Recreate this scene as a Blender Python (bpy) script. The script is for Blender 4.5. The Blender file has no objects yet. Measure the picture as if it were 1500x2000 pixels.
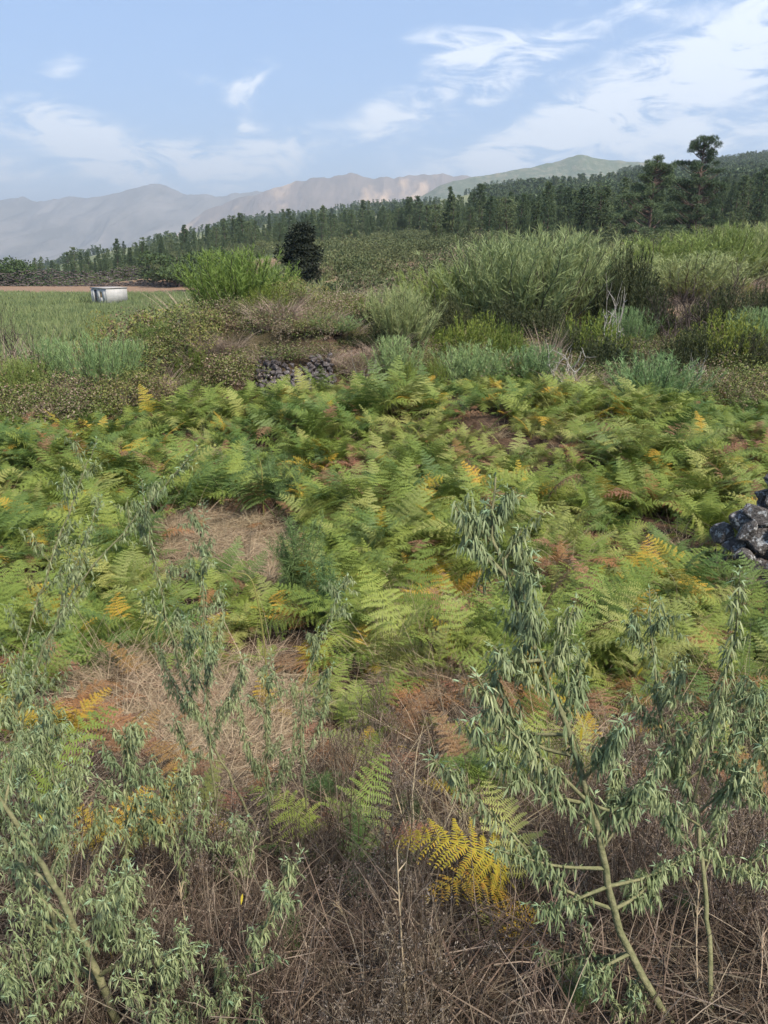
import bpy, math, random
import numpy as np

# ------------------------------------------------------------------ camera, sky, sun, exposure
S = bpy.context.scene
F, PITCH = 1511.0, math.radians(18.48)
CP, SP = math.cos(PITCH), math.sin(PITCH)
cam = bpy.data.cameras.new('camera')
cam.sensor_fit = 'VERTICAL'; cam.sensor_height = 36.0; cam.lens = F / 2000 * 36
cam.clip_start = 0.05; cam.clip_end = 40000
camo = bpy.data.objects.new('camera', cam)
S.collection.objects.link(camo)
camo.location = (0, 0, 0); camo.rotation_euler = (math.pi / 2 - PITCH, 0, 0)
S.camera = camo

SUN_EL, SUN_AZ = math.radians(52), math.radians(140)      # azimuth clockwise from the view direction (+Y)
S.view_settings.view_transform = 'Standard'; S.view_settings.look = 'None'
S.view_settings.exposure = 1.4; S.view_settings.gamma = 1.0
sun = bpy.data.lights.new('sun', 'SUN'); sun.energy = 3.2; sun.angle = math.radians(9); sun.color = (1.0, 0.92, 0.80)
suno = bpy.data.objects.new('sun', sun); S.collection.objects.link(suno)
suno.rotation_euler = (math.pi / 2 - SUN_EL, 0, math.pi - SUN_AZ)
S.cycles.max_bounces = 4; S.cycles.diffuse_bounces = 3; S.cycles.glossy_bounces = 1
S.cycles.use_adaptive_sampling = True; S.cycles.adaptive_threshold = 0.02
S.cycles.transmission_bounces = 3; S.cycles.transparent_max_bounces = 4; S.cycles.volume_bounces = 0
S.cycles.caustics_reflective = False; S.cycles.caustics_refractive = False

def nd(nt, kind, **kw):
    n = nt.nodes.new(kind)
    for k, v in kw.items():
        if k == 'ins':
            for i, val in v.items():
                if hasattr(val, 'is_output'): nt.links.new(val, n.inputs[i])
                else: n.inputs[i].default_value = val
        else: setattr(n, k, v)
    return n

def mth(nt, op, a, b=None, c=None, clamp=False):
    ins = {0: a}
    if b is not None: ins[1] = b
    if c is not None: ins[2] = c
    return nd(nt, 'ShaderNodeMath', operation=op, use_clamp=clamp, ins=ins).outputs[0]

def ray(px, py):
    u, v = (px - 750) / F, (1000 - py) / F
    return u, CP + v * SP, -SP + v * CP

world = bpy.data.worlds.new('World'); S.world = world; world.use_nodes = True
wt = world.node_tree; wt.nodes.clear()
sky = nd(wt, 'ShaderNodeTexSky', sky_type='NISHITA', sun_disc=False, sun_elevation=SUN_EL, sun_rotation=SUN_AZ,
         altitude=900, air_density=1.0, dust_density=1.2, ozone_density=2.5)
tc = nd(wt, 'ShaderNodeTexCoord')
sx = nd(wt, 'ShaderNodeSeparateXYZ', ins={0: tc.outputs['Generated']})
X, Y, Z = sx.outputs
az = mth(wt, 'ARCTAN2', X, Y); el = mth(wt, 'ARCSINE', Z)
zz = mth(wt, 'ADD', mth(wt, 'MAXIMUM', Z, 0.0), 0.16)
pl = nd(wt, 'ShaderNodeCombineXYZ', ins={0: mth(wt, 'DIVIDE', X, zz), 1: mth(wt, 'DIVIDE', Y, zz), 2: 0.0})
mp = nd(wt, 'ShaderNodeMapping', ins={0: pl.outputs[0], 1: (3.1, 1.7, 0.0), 2: (0, 0, math.radians(-25)), 3: (2.0, 0.8, 1.0)})
nz = nd(wt, 'ShaderNodeTexNoise', ins={0: mp.outputs[0], 'Scale': 1.5, 'Detail': 8.0, 'Roughness': 0.58, 'Distortion': 0.9})
mp2 = nd(wt, 'ShaderNodeMapping', ins={0: tc.outputs['Generated'], 2: (0, math.radians(22), 0), 3: (5.0, 5.0, 14.0)})
nz2 = nd(wt, 'ShaderNodeTexNoise', ins={0: mp2.outputs[0], 'Scale': 2.4, 'Detail': 9.0, 'Roughness': 0.64, 'Distortion': 1.3})
def blob(px, py, wx, wy, rot, amp):
    x, y, z = ray(px, py); r = math.sqrt(x * x + y * y + z * z)
    a0, e0 = math.atan2(x, y), math.asin(z / r)
    c, s = math.cos(math.radians(rot)), math.sin(math.radians(rot))
    da, de = mth(wt, 'SUBTRACT', az, a0), mth(wt, 'SUBTRACT', el, e0)
    p = mth(wt, 'ADD', mth(wt, 'MULTIPLY', da, c * F / wx), mth(wt, 'MULTIPLY', de, s * F / wx))
    q = mth(wt, 'ADD', mth(wt, 'MULTIPLY', da, -s * F / wy), mth(wt, 'MULTIPLY', de, c * F / wy))
    e = mth(wt, 'ADD', mth(wt, 'MULTIPLY', p, p), mth(wt, 'MULTIPLY', q, q))
    return mth(wt, 'MULTIPLY', mth(wt, 'EXPONENT', mth(wt, 'MULTIPLY', e, -1.0)), amp)
tot = 0.0
for b in [(1230, 210, 420, 62, 24, .55), (1480, 90, 260, 85, 25, .42), (1010, 290, 220, 40, 18, .40), (885, 92, 95, 30, -4, .55),
          (870, 190, 190, 42, 18, .45), (1010, 130, 110, 30, 25, .25), (490, 170, 70, 26, 40, .42), (400, 155, 70, 13, -8, .34), (125, 132, 36, 16, 15, .40),
          (60, 245, 150, 24, -14, .55), (160, 250, 55, 26, -10, .42), (200, 310, 130, 34, -38, .50), (480, 315, 150, 44, 12, .62),
          (310, 315, 110, 40, 0, .45), (482, 248, 18, 10, 0, .42), (30, 340, 70, 30, 10, .42), (1440, 275, 130, 35, 10, .45),
          (1200, 30, 170, 26, 10, .22), (760, 225, 45, 30, 0, .28),
          (600, 60, 330, 90, 0, -.14), (300, 200, 90, 60, 0, -.10), (640, 240, 70, 90, 0, -.12), (1010, 215, 60, 22, 24, -.22)]:
    tot = mth(wt, 'ADD', tot, blob(*b))
fb = mth(wt, 'ADD', mth(wt, 'MULTIPLY', nz.outputs[0], 0.45), mth(wt, 'MULTIPLY', nz2.outputs[0], 1.05))
nn = nd(wt, 'ShaderNodeMapRange', ins={0: fb, 1: 0.58, 2: 0.96, 3: 0.15, 4: 1.75}).outputs[0]
dens = mth(wt, 'ADD', mth(wt, 'MULTIPLY', tot, nn), mth(wt, 'MULTIPLY', mth(wt, 'SUBTRACT', fb, 0.80), 0.55))
mr = nd(wt, 'ShaderNodeMapRange', interpolation_type='SMOOTHSTEP', ins={0: dens, 1: 0.0, 2: 0.62, 3: 0.0, 4: 0.92})
lighten = nd(wt, 'ShaderNodeMix', data_type='RGBA', ins={0: 0.55, 6: sky.outputs[0], 7: (1.8, 3.0, 5.25, 1)})
mixc = nd(wt, 'ShaderNodeMix', data_type='RGBA', ins={0: mr.outputs[0], 6: lighten.outputs[2], 7: (6.0, 6.4, 7.0, 1)})
bg = nd(wt, 'ShaderNodeBackground', ins={0: mixc.outputs[2], 1: 0.075})
nd(wt, 'ShaderNodeOutputWorld', ins={0: bg.outputs[0]})

# ------------------------------------------------------------------ helpers
rng = np.random.default_rng(7)
random.seed(7)
COL = S.collection

def U(a, b, n=None): return rng.uniform(a, b, n)
def unit(v):
    return v / np.maximum(np.linalg.norm(v, axis=-1, keepdims=True), 1e-9)

class MB:
    """collects vertices and faces, then becomes one mesh"""
    def __init__(s): s.v = []; s.fl = []; s.ft = []; s.mi = []; s.n = 0
    def add(s, v, f, mi=0):
        v = np.asarray(v, float).reshape(-1, 3); f = np.asarray(f, int)
        if len(f) == 0: return s
        s.v.append(v); s.fl.append((f + s.n).ravel()); s.ft.append(np.full(len(f), f.shape[1])); s.mi.append(np.full(len(f), mi)); s.n += len(v)
        return s
    def mesh(s, name, mats, smooth=False):
        me = bpy.data.meshes.new(name)
        v = np.concatenate(s.v); fl = np.concatenate(s.fl); ft = np.concatenate(s.ft)
        me.vertices.add(len(v)); me.vertices.foreach_set('co', v.ravel())
        me.loops.add(len(fl)); me.loops.foreach_set('vertex_index', fl.astype(np.int32))
        me.polygons.add(len(ft)); st = np.concatenate([[0], np.cumsum(ft)[:-1]])
        me.polygons.foreach_set('loop_start', st.astype(np.int32))
        me.polygons.foreach_set('material_index', np.concatenate(s.mi).astype(np.int32))
        if smooth: me.polygons.foreach_set('use_smooth', np.ones(len(ft), bool))
        me.update(calc_edges=True); me.validate()
        for m in (mats if isinstance(mats, (list, tuple)) else [mats]): me.materials.append(m)
        return me

def blades(mb, base, d, L, w, bend=None, prof=(1, .7, .1), side=None, mi=0):
    """N ribbons: base, direction, length, width; bend is added with t squared"""
    base = np.asarray(base, float); n = len(base)
    if n == 0: return
    d = unit(np.broadcast_to(np.asarray(d, float), (n, 3)))
    L = np.broadcast_to(np.asarray(L, float), (n,)); w = np.broadcast_to(np.asarray(w, float), (n,))
    bend = np.zeros((n, 3)) if bend is None else np.broadcast_to(np.asarray(bend, float), (n, 3))
    if side is None: side = rng.normal(size=(n, 3))
    side = np.broadcast_to(np.asarray(side, float), (n, 3))
    side = unit(side - d * np.sum(side * d, 1)[:, None])
    k = len(prof); t = np.linspace(0, 1, k)
    P = base[:, None] + d[:, None] * (L[:, None] * t)[..., None] + bend[:, None] * (L[:, None] * t * t)[..., None]
    W = side[:, None] * (w[:, None] * np.array(prof) / 2)[..., None]
    V = np.stack([P - W, P + W], 2).reshape(-1, 3)
    i = np.arange(k - 1)
    q = np.stack([2 * i, 2 * i + 1, 2 * i + 3, 2 * i + 2], 1)
    f = (q[None] + (np.arange(n) * 2 * k)[:, None, None]).reshape(-1, 4)
    mb.add(V, f, mi)

def tube(mb, pts, rad, k=5, mi=0, cap=True):
    pts = np.asarray(pts, float); n = len(pts); rad = np.broadcast_to(np.asarray(rad, float), (n,))
    tg = unit(np.gradient(pts, axis=0))
    a = np.array([0.31, 0.87, 0.22]); rings = []
    for i in range(n):
        a = a - tg[i] * a.dot(tg[i]); a /= np.linalg.norm(a) + 1e-9
        b = np.cross(tg[i], a); th = np.arange(k) * 2 * math.pi / k
        rings.append(pts[i] + rad[i] * (np.cos(th)[:, None] * a + np.sin(th)[:, None] * b))
    V = np.concatenate(rings); j = np.arange(k); j2 = (j + 1) % k
    f = np.concatenate([np.stack([i * k + j, i * k + j2, (i + 1) * k + j2, (i + 1) * k + j], 1) for i in range(n - 1)])
    mb.add(V, f, mi)
    if cap: mb.add(np.vstack([rings[-1], pts[-1] + tg[-1] * rad[-1]]), np.stack([j, j2, np.full(k, k)], 1), mi)

def spline(pts, n):
    """Catmull-Rom through the points, n samples"""
    p = np.asarray(pts, float)
    if len(p) == 2: return p[0] + (p[1] - p[0]) * np.linspace(0, 1, n)[:, None]
    q = np.vstack([2 * p[0] - p[1], p, 2 * p[-1] - p[-2]])
    out = []
    for s in np.linspace(0, len(p) - 1 - 1e-6, n):
        i = int(s); t = s - i; a, b, c, d = q[i:i + 4]
        out.append(.5 * ((2 * b) + (c - a) * t + (2 * a - 5 * b + 4 * c - d) * t * t + (3 * b - a - 3 * c + d) * t ** 3))
    return np.array(out)

def box(mb, x0, x1, y0, y1, z0, z1, mi=0):
    v = [(x, y, z) for z in (z0, z1) for y in (y0, y1) for x in (x0, x1)]
    mb.add(v, [(0, 2, 3, 1), (4, 5, 7, 6), (0, 1, 5, 4), (2, 6, 7, 3), (0, 4, 6, 2), (1, 3, 7, 5)], mi)

def vnoise(x, y, seed=0):
    """value noise, vectorised"""
    x = np.asarray(x, float); y = np.asarray(y, float)
    xi, yi = np.floor(x), np.floor(y); fx, fy = x - xi, y - yi
    fx = fx * fx * (3 - 2 * fx); fy = fy * fy * (3 - 2 * fy)
    def h(a, b):
        s = np.sin(a * 127.1 + b * 311.7 + seed * 74.7) * 43758.5453
        return s - np.floor(s)
    return (h(xi, yi) * (1 - fx) + h(xi + 1, yi) * fx) * (1 - fy) + (h(xi, yi + 1) * (1 - fx) + h(xi + 1, yi + 1) * fx) * fy
def fbm(x, y, o=4, seed=0):
    r = 0; a = .5
    for i in range(o): r = r + a * vnoise(x * 2 ** i, y * 2 ** i, seed + i); a *= .5
    return r
def sm(a, b, t):
    t = np.clip((t - a) / (b - a), 0, 1); return t * t * (3 - 2 * t)

def root(name, label, cat, loc=(0, 0, 0), rz=0.0, group=None, scale=1.0):
    o = bpy.data.objects.new(name, None); COL.objects.link(o)
    o.location = tuple(loc); o.rotation_euler = (0, 0, rz)
    o.scale = (scale,) * 3 if not hasattr(scale, '__len__') else tuple(scale)
    o.empty_display_size = .1
    return tag(o, label, cat, group)
def tag(o, label=None, cat=None, group=None, kind=None):
    if label: o['label'] = label
    if cat: o['category'] = cat
    if group: o['group'] = group
    if kind: o['kind'] = kind
    return o
def part(name, me, parent=None, loc=(0, 0, 0), rot=(0, 0, 0), scale=None, kind=None):
    o = bpy.data.objects.new(name, me); COL.objects.link(o)
    o.parent = parent; o.location = tuple(loc); o.rotation_euler = tuple(rot)
    if scale is not None: o.scale = (scale,) * 3 if not hasattr(scale, '__len__') else tuple(scale)
    if kind: o['kind'] = kind
    return o

# ------------------------------------------------------------------ materials
def L3(c):
    """sRGB 0-255 to linear"""
    return tuple(((x / 255 / 12.92) if x / 255 < .04045 else ((x / 255 + .055) / 1.055) ** 2.4) for x in c)
def base_mat(name):
    m = bpy.data.materials.new(name); m.use_nodes = True
    nt = m.node_tree; nt.nodes.clear(); return m, nt

def leaf_mat(name, cols, trans=.22, rough=.6, vary=.30, spec=.25, gain=1.):
    """cols: list of linear colours, picked per leaf; each plant is a little lighter or darker than the next"""
    cols = [tuple(x * gain for x in c) for c in cols]
    m, nt = base_mat(name)
    geo = nd(nt, 'ShaderNodeNewGeometry'); oi = nd(nt, 'ShaderNodeObjectInfo')
    rp = nd(nt, 'ShaderNodeValToRGB', ins={0: geo.outputs['Random Per Island']})
    e = rp.color_ramp.elements
    while len(e) < len(cols): e.new(.5)
    for i, c in enumerate(cols): e[i].position = i / max(1, len(cols) - 1); e[i].color = (*c, 1)
    val = mth(nt, 'ADD', mth(nt, 'MULTIPLY', oi.outputs['Random'], vary), 1 - vary / 2)
    hue = mth(nt, 'ADD', mth(nt, 'MULTIPLY', oi.outputs['Random'], -.03), .515)
    hs = nd(nt, 'ShaderNodeHueSaturation', ins={'Hue': hue, 'Value': val, 'Color': rp.outputs[0]})
    p = nd(nt, 'ShaderNodeBsdfPrincipled', ins={'Base Color': hs.outputs[0], 'Roughness': rough, 'Specular IOR Level': spec})
    t = nd(nt, 'ShaderNodeBsdfTranslucent', ins={0: hs.outputs[0]})
    mx = nd(nt, 'ShaderNodeMixShader', ins={0: trans, 1: p.outputs[0], 2: t.outputs[0]})
    nd(nt, 'ShaderNodeOutputMaterial', ins={0: mx.outputs[0]})
    return m

def rough_mat(name, c1, c2, scale=8., rough=.85, bump=.4, detail=6., c3=None, s3=3., t3=(.55, .65), coord='Object', stretch=(1, 1, 1)):
    m, nt = base_mat(name)
    tcn = nd(nt, 'ShaderNodeTexCoord')
    mpn = nd(nt, 'ShaderNodeMapping', ins={0: tcn.outputs[coord], 3: stretch})
    n = nd(nt, 'ShaderNodeTexNoise', ins={0: mpn.outputs[0], 'Scale': scale, 'Detail': detail, 'Roughness': .62})
    r = nd(nt, 'ShaderNodeValToRGB', ins={0: n.outputs[0]})
    r.color_ramp.elements[0].position = .35; r.color_ramp.elements[1].position = .65
    r.color_ramp.elements[0].color = (*c1, 1); r.color_ramp.elements[1].color = (*c2, 1)
    c = r.outputs[0]
    if c3:
        n3 = nd(nt, 'ShaderNodeTexNoise', ins={0: mpn.outputs[0], 'Scale': s3, 'Detail': 7., 'Roughness': .7})
        k = nd(nt, 'ShaderNodeMapRange', ins={0: n3.outputs[0], 1: t3[0], 2: t3[1]})
        c = nd(nt, 'ShaderNodeMix', data_type='RGBA', ins={0: k.outputs[0], 6: c, 7: (*c3, 1)}).outputs[2]
    b = nd(nt, 'ShaderNodeBump', ins={'Strength': bump, 'Distance': .1, 'Height': n.outputs[0]})
    p = nd(nt, 'ShaderNodeBsdfPrincipled', ins={'Base Color': c, 'Roughness': rough, 'Normal': b.outputs[0], 'Specular IOR Level': .06})
    nd(nt, 'ShaderNodeOutputMaterial', ins={0: p.outputs[0]})
    return m

M = {}
M['fern'] = leaf_mat('fern_green', [(.100, .132, .024), (.142, .176, .036), (.125, .165, .036)], .28, .55, gain=1.42)
M['fern_deep'] = leaf_mat('fern_deep_green', [(.060, .098, .024), (.085, .128, .032)], .28, .5, gain=1.42)
M['fern_pale'] = leaf_mat('fern_pale_green', [(.175, .190, .052), (.205, .215, .066)], .3, .55, gain=1.42)
M['fern_yellow'] = leaf_mat('fern_yellow', [(.43, .30, .034), (.36, .30, .040), (.45, .25, .035)], .3, .6)
M['fern_orange'] = leaf_mat('fern_orange', [(.20, .095, .038), (.24, .13, .05), (.30, .17, .06)], .2, .7)
M['fern_brown'] = leaf_mat('fern_brown', [(.14, .065, .034), (.20, .105, .056), (.26, .16, .095)], .12, .8)
M['straw'] = leaf_mat('straw', [(.25, .19, .12), (.35, .28, .185), (.19, .13, .08)], .12, .8, gain=1.2)
M['deadweed'] = leaf_mat('dead_weed', [(.034, .022, .014), (.088, .060, .040), (.16, .116, .080), (.36, .29, .21)], .05, .85, gain=.74)
M['seed'] = leaf_mat('seed_head', [(.17, .135, .11), (.27, .225, .19)], .15, .9)
M['sage'] = leaf_mat('sage_leaf', [(.122, .158, .066), (.178, .215, .100), (.24, .27, .138)], .20, .6, spec=.3, gain=1.15)
M['sage_tip'] = leaf_mat('sage_tip_leaf', [(.20, .29, .16), (.26, .35, .20)], .25, .6)
M['yellow_leaf'] = leaf_mat('yellow_leaf', [(.55, .42, .03), (.48, .40, .05)], .25, .6)
M['stem'] = rough_mat('sage_stem', (.12, .125, .06), (.21, .195, .105), 60, .7, .3)
M['feather'] = leaf_mat('feathery_green', [(.085, .140, .045), (.13, .19, .07)], .25, .6, gain=1.2)
M['broom_bright'] = leaf_mat('broom_bright', [(.125, .175, .034), (.185, .240, .055), (.155, .210, .048)], .25, .6, gain=1.2)
M['broom_sage'] = leaf_mat('broom_sage', [(.155, .185, .068), (.215, .245, .102), (.255, .28, .13)], .22, .65, gain=1.36)
M['broom_blue'] = leaf_mat('broom_blue_green', [(.115, .175, .062), (.165, .235, .092), (.205, .27, .12)], .22, .65, gain=1.35)
M['broom_fresh'] = leaf_mat('broom_fresh', [(.15, .205, .05), (.20, .26, .07), (.235, .29, .095)], .24, .6)
M['heath_dark'] = leaf_mat('heath_dark', [(.034, .048, .018), (.058, .070, .026), (.075, .078, .034)], .12, .7)
M['heath'] = leaf_mat('heath_green', [(.062, .088, .018), (.105, .135, .024), (.155, .175, .030)], .2, .7, gain=1.4)
M['bramble_g'] = leaf_mat('bramble_green', [(.075, .105, .028), (.12, .15, .042), (.165, .17, .055)], .2, .65, gain=1.2)
M['bramble_b'] = leaf_mat('bramble_brown', [(.085, .060, .034), (.13, .094, .056), (.17, .135, .085)], .12, .75, gain=1.2)
M['bush_yellow'] = leaf_mat('bush_yellow_green', [(.17, .20, .045), (.22, .22, .06), (.25, .20, .08)], .25, .65)
M['deadgrass'] = leaf_mat('dead_grass', [(.24, .185, .135), (.32, .25, .19), (.20, .15, .115)], .1, .8, gain=1.2)
M['twig_dark'] = rough_mat('twig_dark', (.045, .034, .03), (.10, .08, .07), 12, .9)
M['twig_pale'] = rough_mat('twig_pale', (.30, .27, .24), (.45, .42, .38), 12, .9)
M['bark'] = rough_mat('bark', (.07, .05, .04), (.15, .11, .09), 6, .9)
M['pine'] = leaf_mat('pine_needles', [(.040, .060, .028), (.052, .076, .034), (.062, .086, .038)], .1, .7, .5, gain=1.55)
M['pine_light'] = leaf_mat('pine_needles_light', [(.066, .092, .040), (.082, .110, .048), (.098, .124, .055)], .12, .7, .4, gain=1.42)
M['evergreen'] = leaf_mat('evergreen_leaf', [(.012, .017, .010), (.022, .028, .016), (.03, .037, .02)], .05, .75, gain=1.1)
M['hedge'] = leaf_mat('hedge_leaf', [(.030, .050, .016), (.05, .075, .022), (.07, .10, .03)], .12, .6, gain=1.2)
M['scrub'] = leaf_mat('scrub_leaf', [(.085, .110, .042), (.125, .15, .060), (.16, .17, .078)], .15, .7, .5, gain=.8)
M['scrub_brown'] = leaf_mat('scrub_brown', [(.13, .095, .065), (.18, .14, .10), (.13, .12, .06)], .1, .8, .4)
M['field'] = leaf_mat('field_grass', [(.105, .140, .052), (.14, .175, .068), (.16, .18, .08)], .2, .7, .35, gain=1.25)
M['stone_lichen'] = rough_mat('stone_with_lichen', (.065, .057, .052), (.155, .14, .13), 14, .9, .7, c3=(.40, .40, .39), s3=5.5, t3=(.53, .60))
M['stone_dark'] = rough_mat('stone_dark', (.055, .045, .042), (.17, .15, .145), 9, .9, .6, c3=(.33, .31, .31), s3=4, t3=(.56, .66))
M['stone_far'] = rough_mat('stone_far', (.05, .041, .037), (.125, .107, .098), 1.2, .9, .4, coord='Object')

# ------------------------------------------------------------------ the lie of the land
FIELD_Z = -5.9
_ny = np.array([-400, -30, 0, 1.0, 1.4, 2, 3, 4.2, 6, 9, 12, 17, 60]); _nz = np.array([-2., -1.7, -1.62, -1.66, -1.76, -2.08, -2.55, -2.93, -3.17, -3.33, -3.34, -3.15, -3.15])
_ly = np.array([16, 19, 24, 38, 48, 130, 144, 145.2, 150, 170]); _lz = np.array([-3.2, -3.3, -3.9, -5.6, FIELD_Z, -5.75, -5.55, -5.5, -3.1, -2.8])
_ry = np.array([16, 20, 30, 45, 90, 150]); _rz = np.array([-3.2, -2.85, -2.35, -2.1, -1.2, 1.0])
def plane_z(x, y):
    k = np.interp(y, [80, 150, 260, 500, 1000], [.66, .68, .74, .90, 1.0])
    far = (.116 * x + .0575 * y) * k - 5.0 - .10 * np.maximum(-x - .18 * y, 0)
    far = far + (fbm(x / 130., y / 130., 3, 5) - .44) * 16 * sm(180, 500, y)
    return far
def ground(x, y):
    x = np.asarray(x, float); y = np.asarray(y, float)
    z = np.interp(y, _ny, _nz) + (fbm(x * .55, y * .55, 3, 1) - .44) * .75 * sm(3.5, 8, y)
    z = z + .55 * np.exp(-((x - 2.) / 4.2) ** 2 - ((y - 14.) / 3.6) ** 2)
    lz = np.interp(y, _ly, _lz); rz = np.interp(y, _ry, _rz) + .035 * np.maximum(x - 2, 0) * sm(16, 30, y)
    bank = 1.6 * np.exp(-((x + 3.2) / 3.2) ** 2) * sm(16.6, 18.8, y) * (1 - sm(22.5, 27, y))
    r = x / np.maximum(y, 1)
    mid = lz + (rz - lz) * sm(-.22, -.06, r) + bank
    mid = mid + (fbm(x * .25, y * .25, 3, 2) - .44) * .5 * sm(19, 30, y) * (.35 + .65 * sm(-.22, -.06, r))
    z = z + (mid - z) * sm(15.5, 19, y)
    pz = plane_z(x, y)
    leftzone = 1 - sm(-.20, -.08, r)
    pzl = np.maximum(pz, -4.0 - .10 * np.maximum(-x - .2 * y, 0))
    pz = pz + (pzl - pz) * leftzone
    tl = sm(144.6, 149.5, y); tr = sm(80, 160, y)
    z = z + (pz - z) * (tl * leftzone + tr * (1 - leftzone))
    far = sm(1250, 2300, y)
    z = z * (1 - far) + far * (-150)
    side = sm(.85, 1.5, np.abs(r)) * sm(200, 600, y)
    return z * (1 - .5 * side)
def gz(x, y): return float(ground(np.array([x]), np.array([y]))[0])
def spot(px, Yd):
    """the place on the ground at distance Yd along the view, in the direction of a photo column"""
    z = -3.0
    for _ in range(6):
        x = (px - 750) / F * (Yd * CP - z * SP); z = gz(x, Yd)
    return x, Yd, z
def height_to(py, Yd, px=750):
    _, y, z = ray(px, py); return z / y * Yd
def world_at(px, py, Yd):
    x, y, z = ray(px, py); return np.array([x, y, z]) / y * Yd
def hit(px, py):
    """where a photo pixel meets the ground"""
    x, y, z = ray(px, py); t = np.linspace(1.0, 60, 6000)
    s = t / y; g = ground(x * s, t); k = np.argmax(z * s < g)
    return x * s[k], t[k], g[k]

def ground_material():
    m, nt = base_mat('soil_and_litter')
    g = nd(nt, 'ShaderNodeNewGeometry'); pos = g.outputs['Position']
    sp = nd(nt, 'ShaderNodeSeparateXYZ', ins={0: pos})
    def noise(s, d=6., r=.6): return nd(nt, 'ShaderNodeTexNoise', ins={0: pos, 'Scale': s, 'Detail': d, 'Roughness': r}).outputs[0]
    def ramp(f, a, b): return nd(nt, 'ShaderNodeMapRange', ins={0: f, 1: a, 2: b}).outputs[0]
    def mix(f, a, b):
        return nd(nt, 'ShaderNodeMix', data_type='RGBA', ins={0: f, 6: a if hasattr(a, 'is_output') else (*a, 1), 7: b if hasattr(b, 'is_output') else (*b, 1)}).outputs[2]
    n1, n2, n3 = noise(2.2), noise(22.), noise(.35)
    litter = mix(ramp(n2, .35, .65), (.032, .021, .014), (.105, .068, .044))
    litter = mix(ramp(n1, .52, .72), litter, (.14, .095, .062))
    reddry = mix(ramp(n1, .3, .7), (.185, .115, .075), (.245, .17, .115))
    yv = sp.outputs[1]; r = mth(nt, 'DIVIDE', sp.outputs[0], mth(nt, 'MAXIMUM', yv, 1.0))
    yw = mth(nt, 'ADD', yv, mth(nt, 'MULTIPLY', mth(nt, 'SUBTRACT', n3, .5), 6.0))
    green = mix(ramp(noise(.6), .35, .65), (.115, .135, .055), (.155, .165, .075))
    midc = mix(ramp(n3, .42, .6), (.25, .155, .105), (.17, .14, .07))           # dry terraces on the right
    fieldc = mix(ramp(yw, 117., 121.), green, reddry)
    leftm = ramp(r, -.06, -.16)
    second = mix(leftm, midc, fieldc)
    c = mix(ramp(yv, 17., 22.), litter, second)
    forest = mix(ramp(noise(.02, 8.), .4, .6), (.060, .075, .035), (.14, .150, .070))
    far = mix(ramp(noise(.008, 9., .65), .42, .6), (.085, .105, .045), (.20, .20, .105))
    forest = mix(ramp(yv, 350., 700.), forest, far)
    c = mix(ramp(yv, 146., 152.), c, forest)
    b = nd(nt, 'ShaderNodeBump', ins={'Strength': .6, 'Distance': .05, 'Height': n2})
    p = nd(nt, 'ShaderNodeBsdfPrincipled', ins={'Base Color': c, 'Roughness': .95, 'Normal': b.outputs[0], 'Specular IOR Level': .1})
    nd(nt, 'ShaderNodeOutputMaterial', ins={0: p.outputs[0]})
    return m

def build_ground():
    ys = np.concatenate([np.linspace(-300, -6, 8), np.linspace(-4, 26, 120), np.geomspace(26.4, 144, 90)[:-1], np.linspace(144, 152, 14), np.geomspace(153, 12000, 120)])
    ts = np.linspace(-1, 1, 201); ts = np.sign(ts) * np.abs(ts) ** 1.25
    yy, tt = np.meshgrid(ys, ts, indexing='ij')
    xx = tt * (16 + 1.05 * np.maximum(yy, 0) + np.maximum(-yy, 0))
    zz = ground(xx, yy)
    n, k = yy.shape; i = np.arange(n - 1)[:, None] * k + np.arange(k - 1)[None]
    f = np.stack([i, i + 1, i + k + 1, i + k], -1).reshape(-1, 4)
    mb = MB(); mb.add(np.stack([xx, yy, zz], -1).reshape(-1, 3), f)
    tag(part('ground', mb.mesh('ground', ground_material(), True)), 'rough sloping ground of soil, litter and dry terraces', kind='structure')
build_ground()

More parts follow.
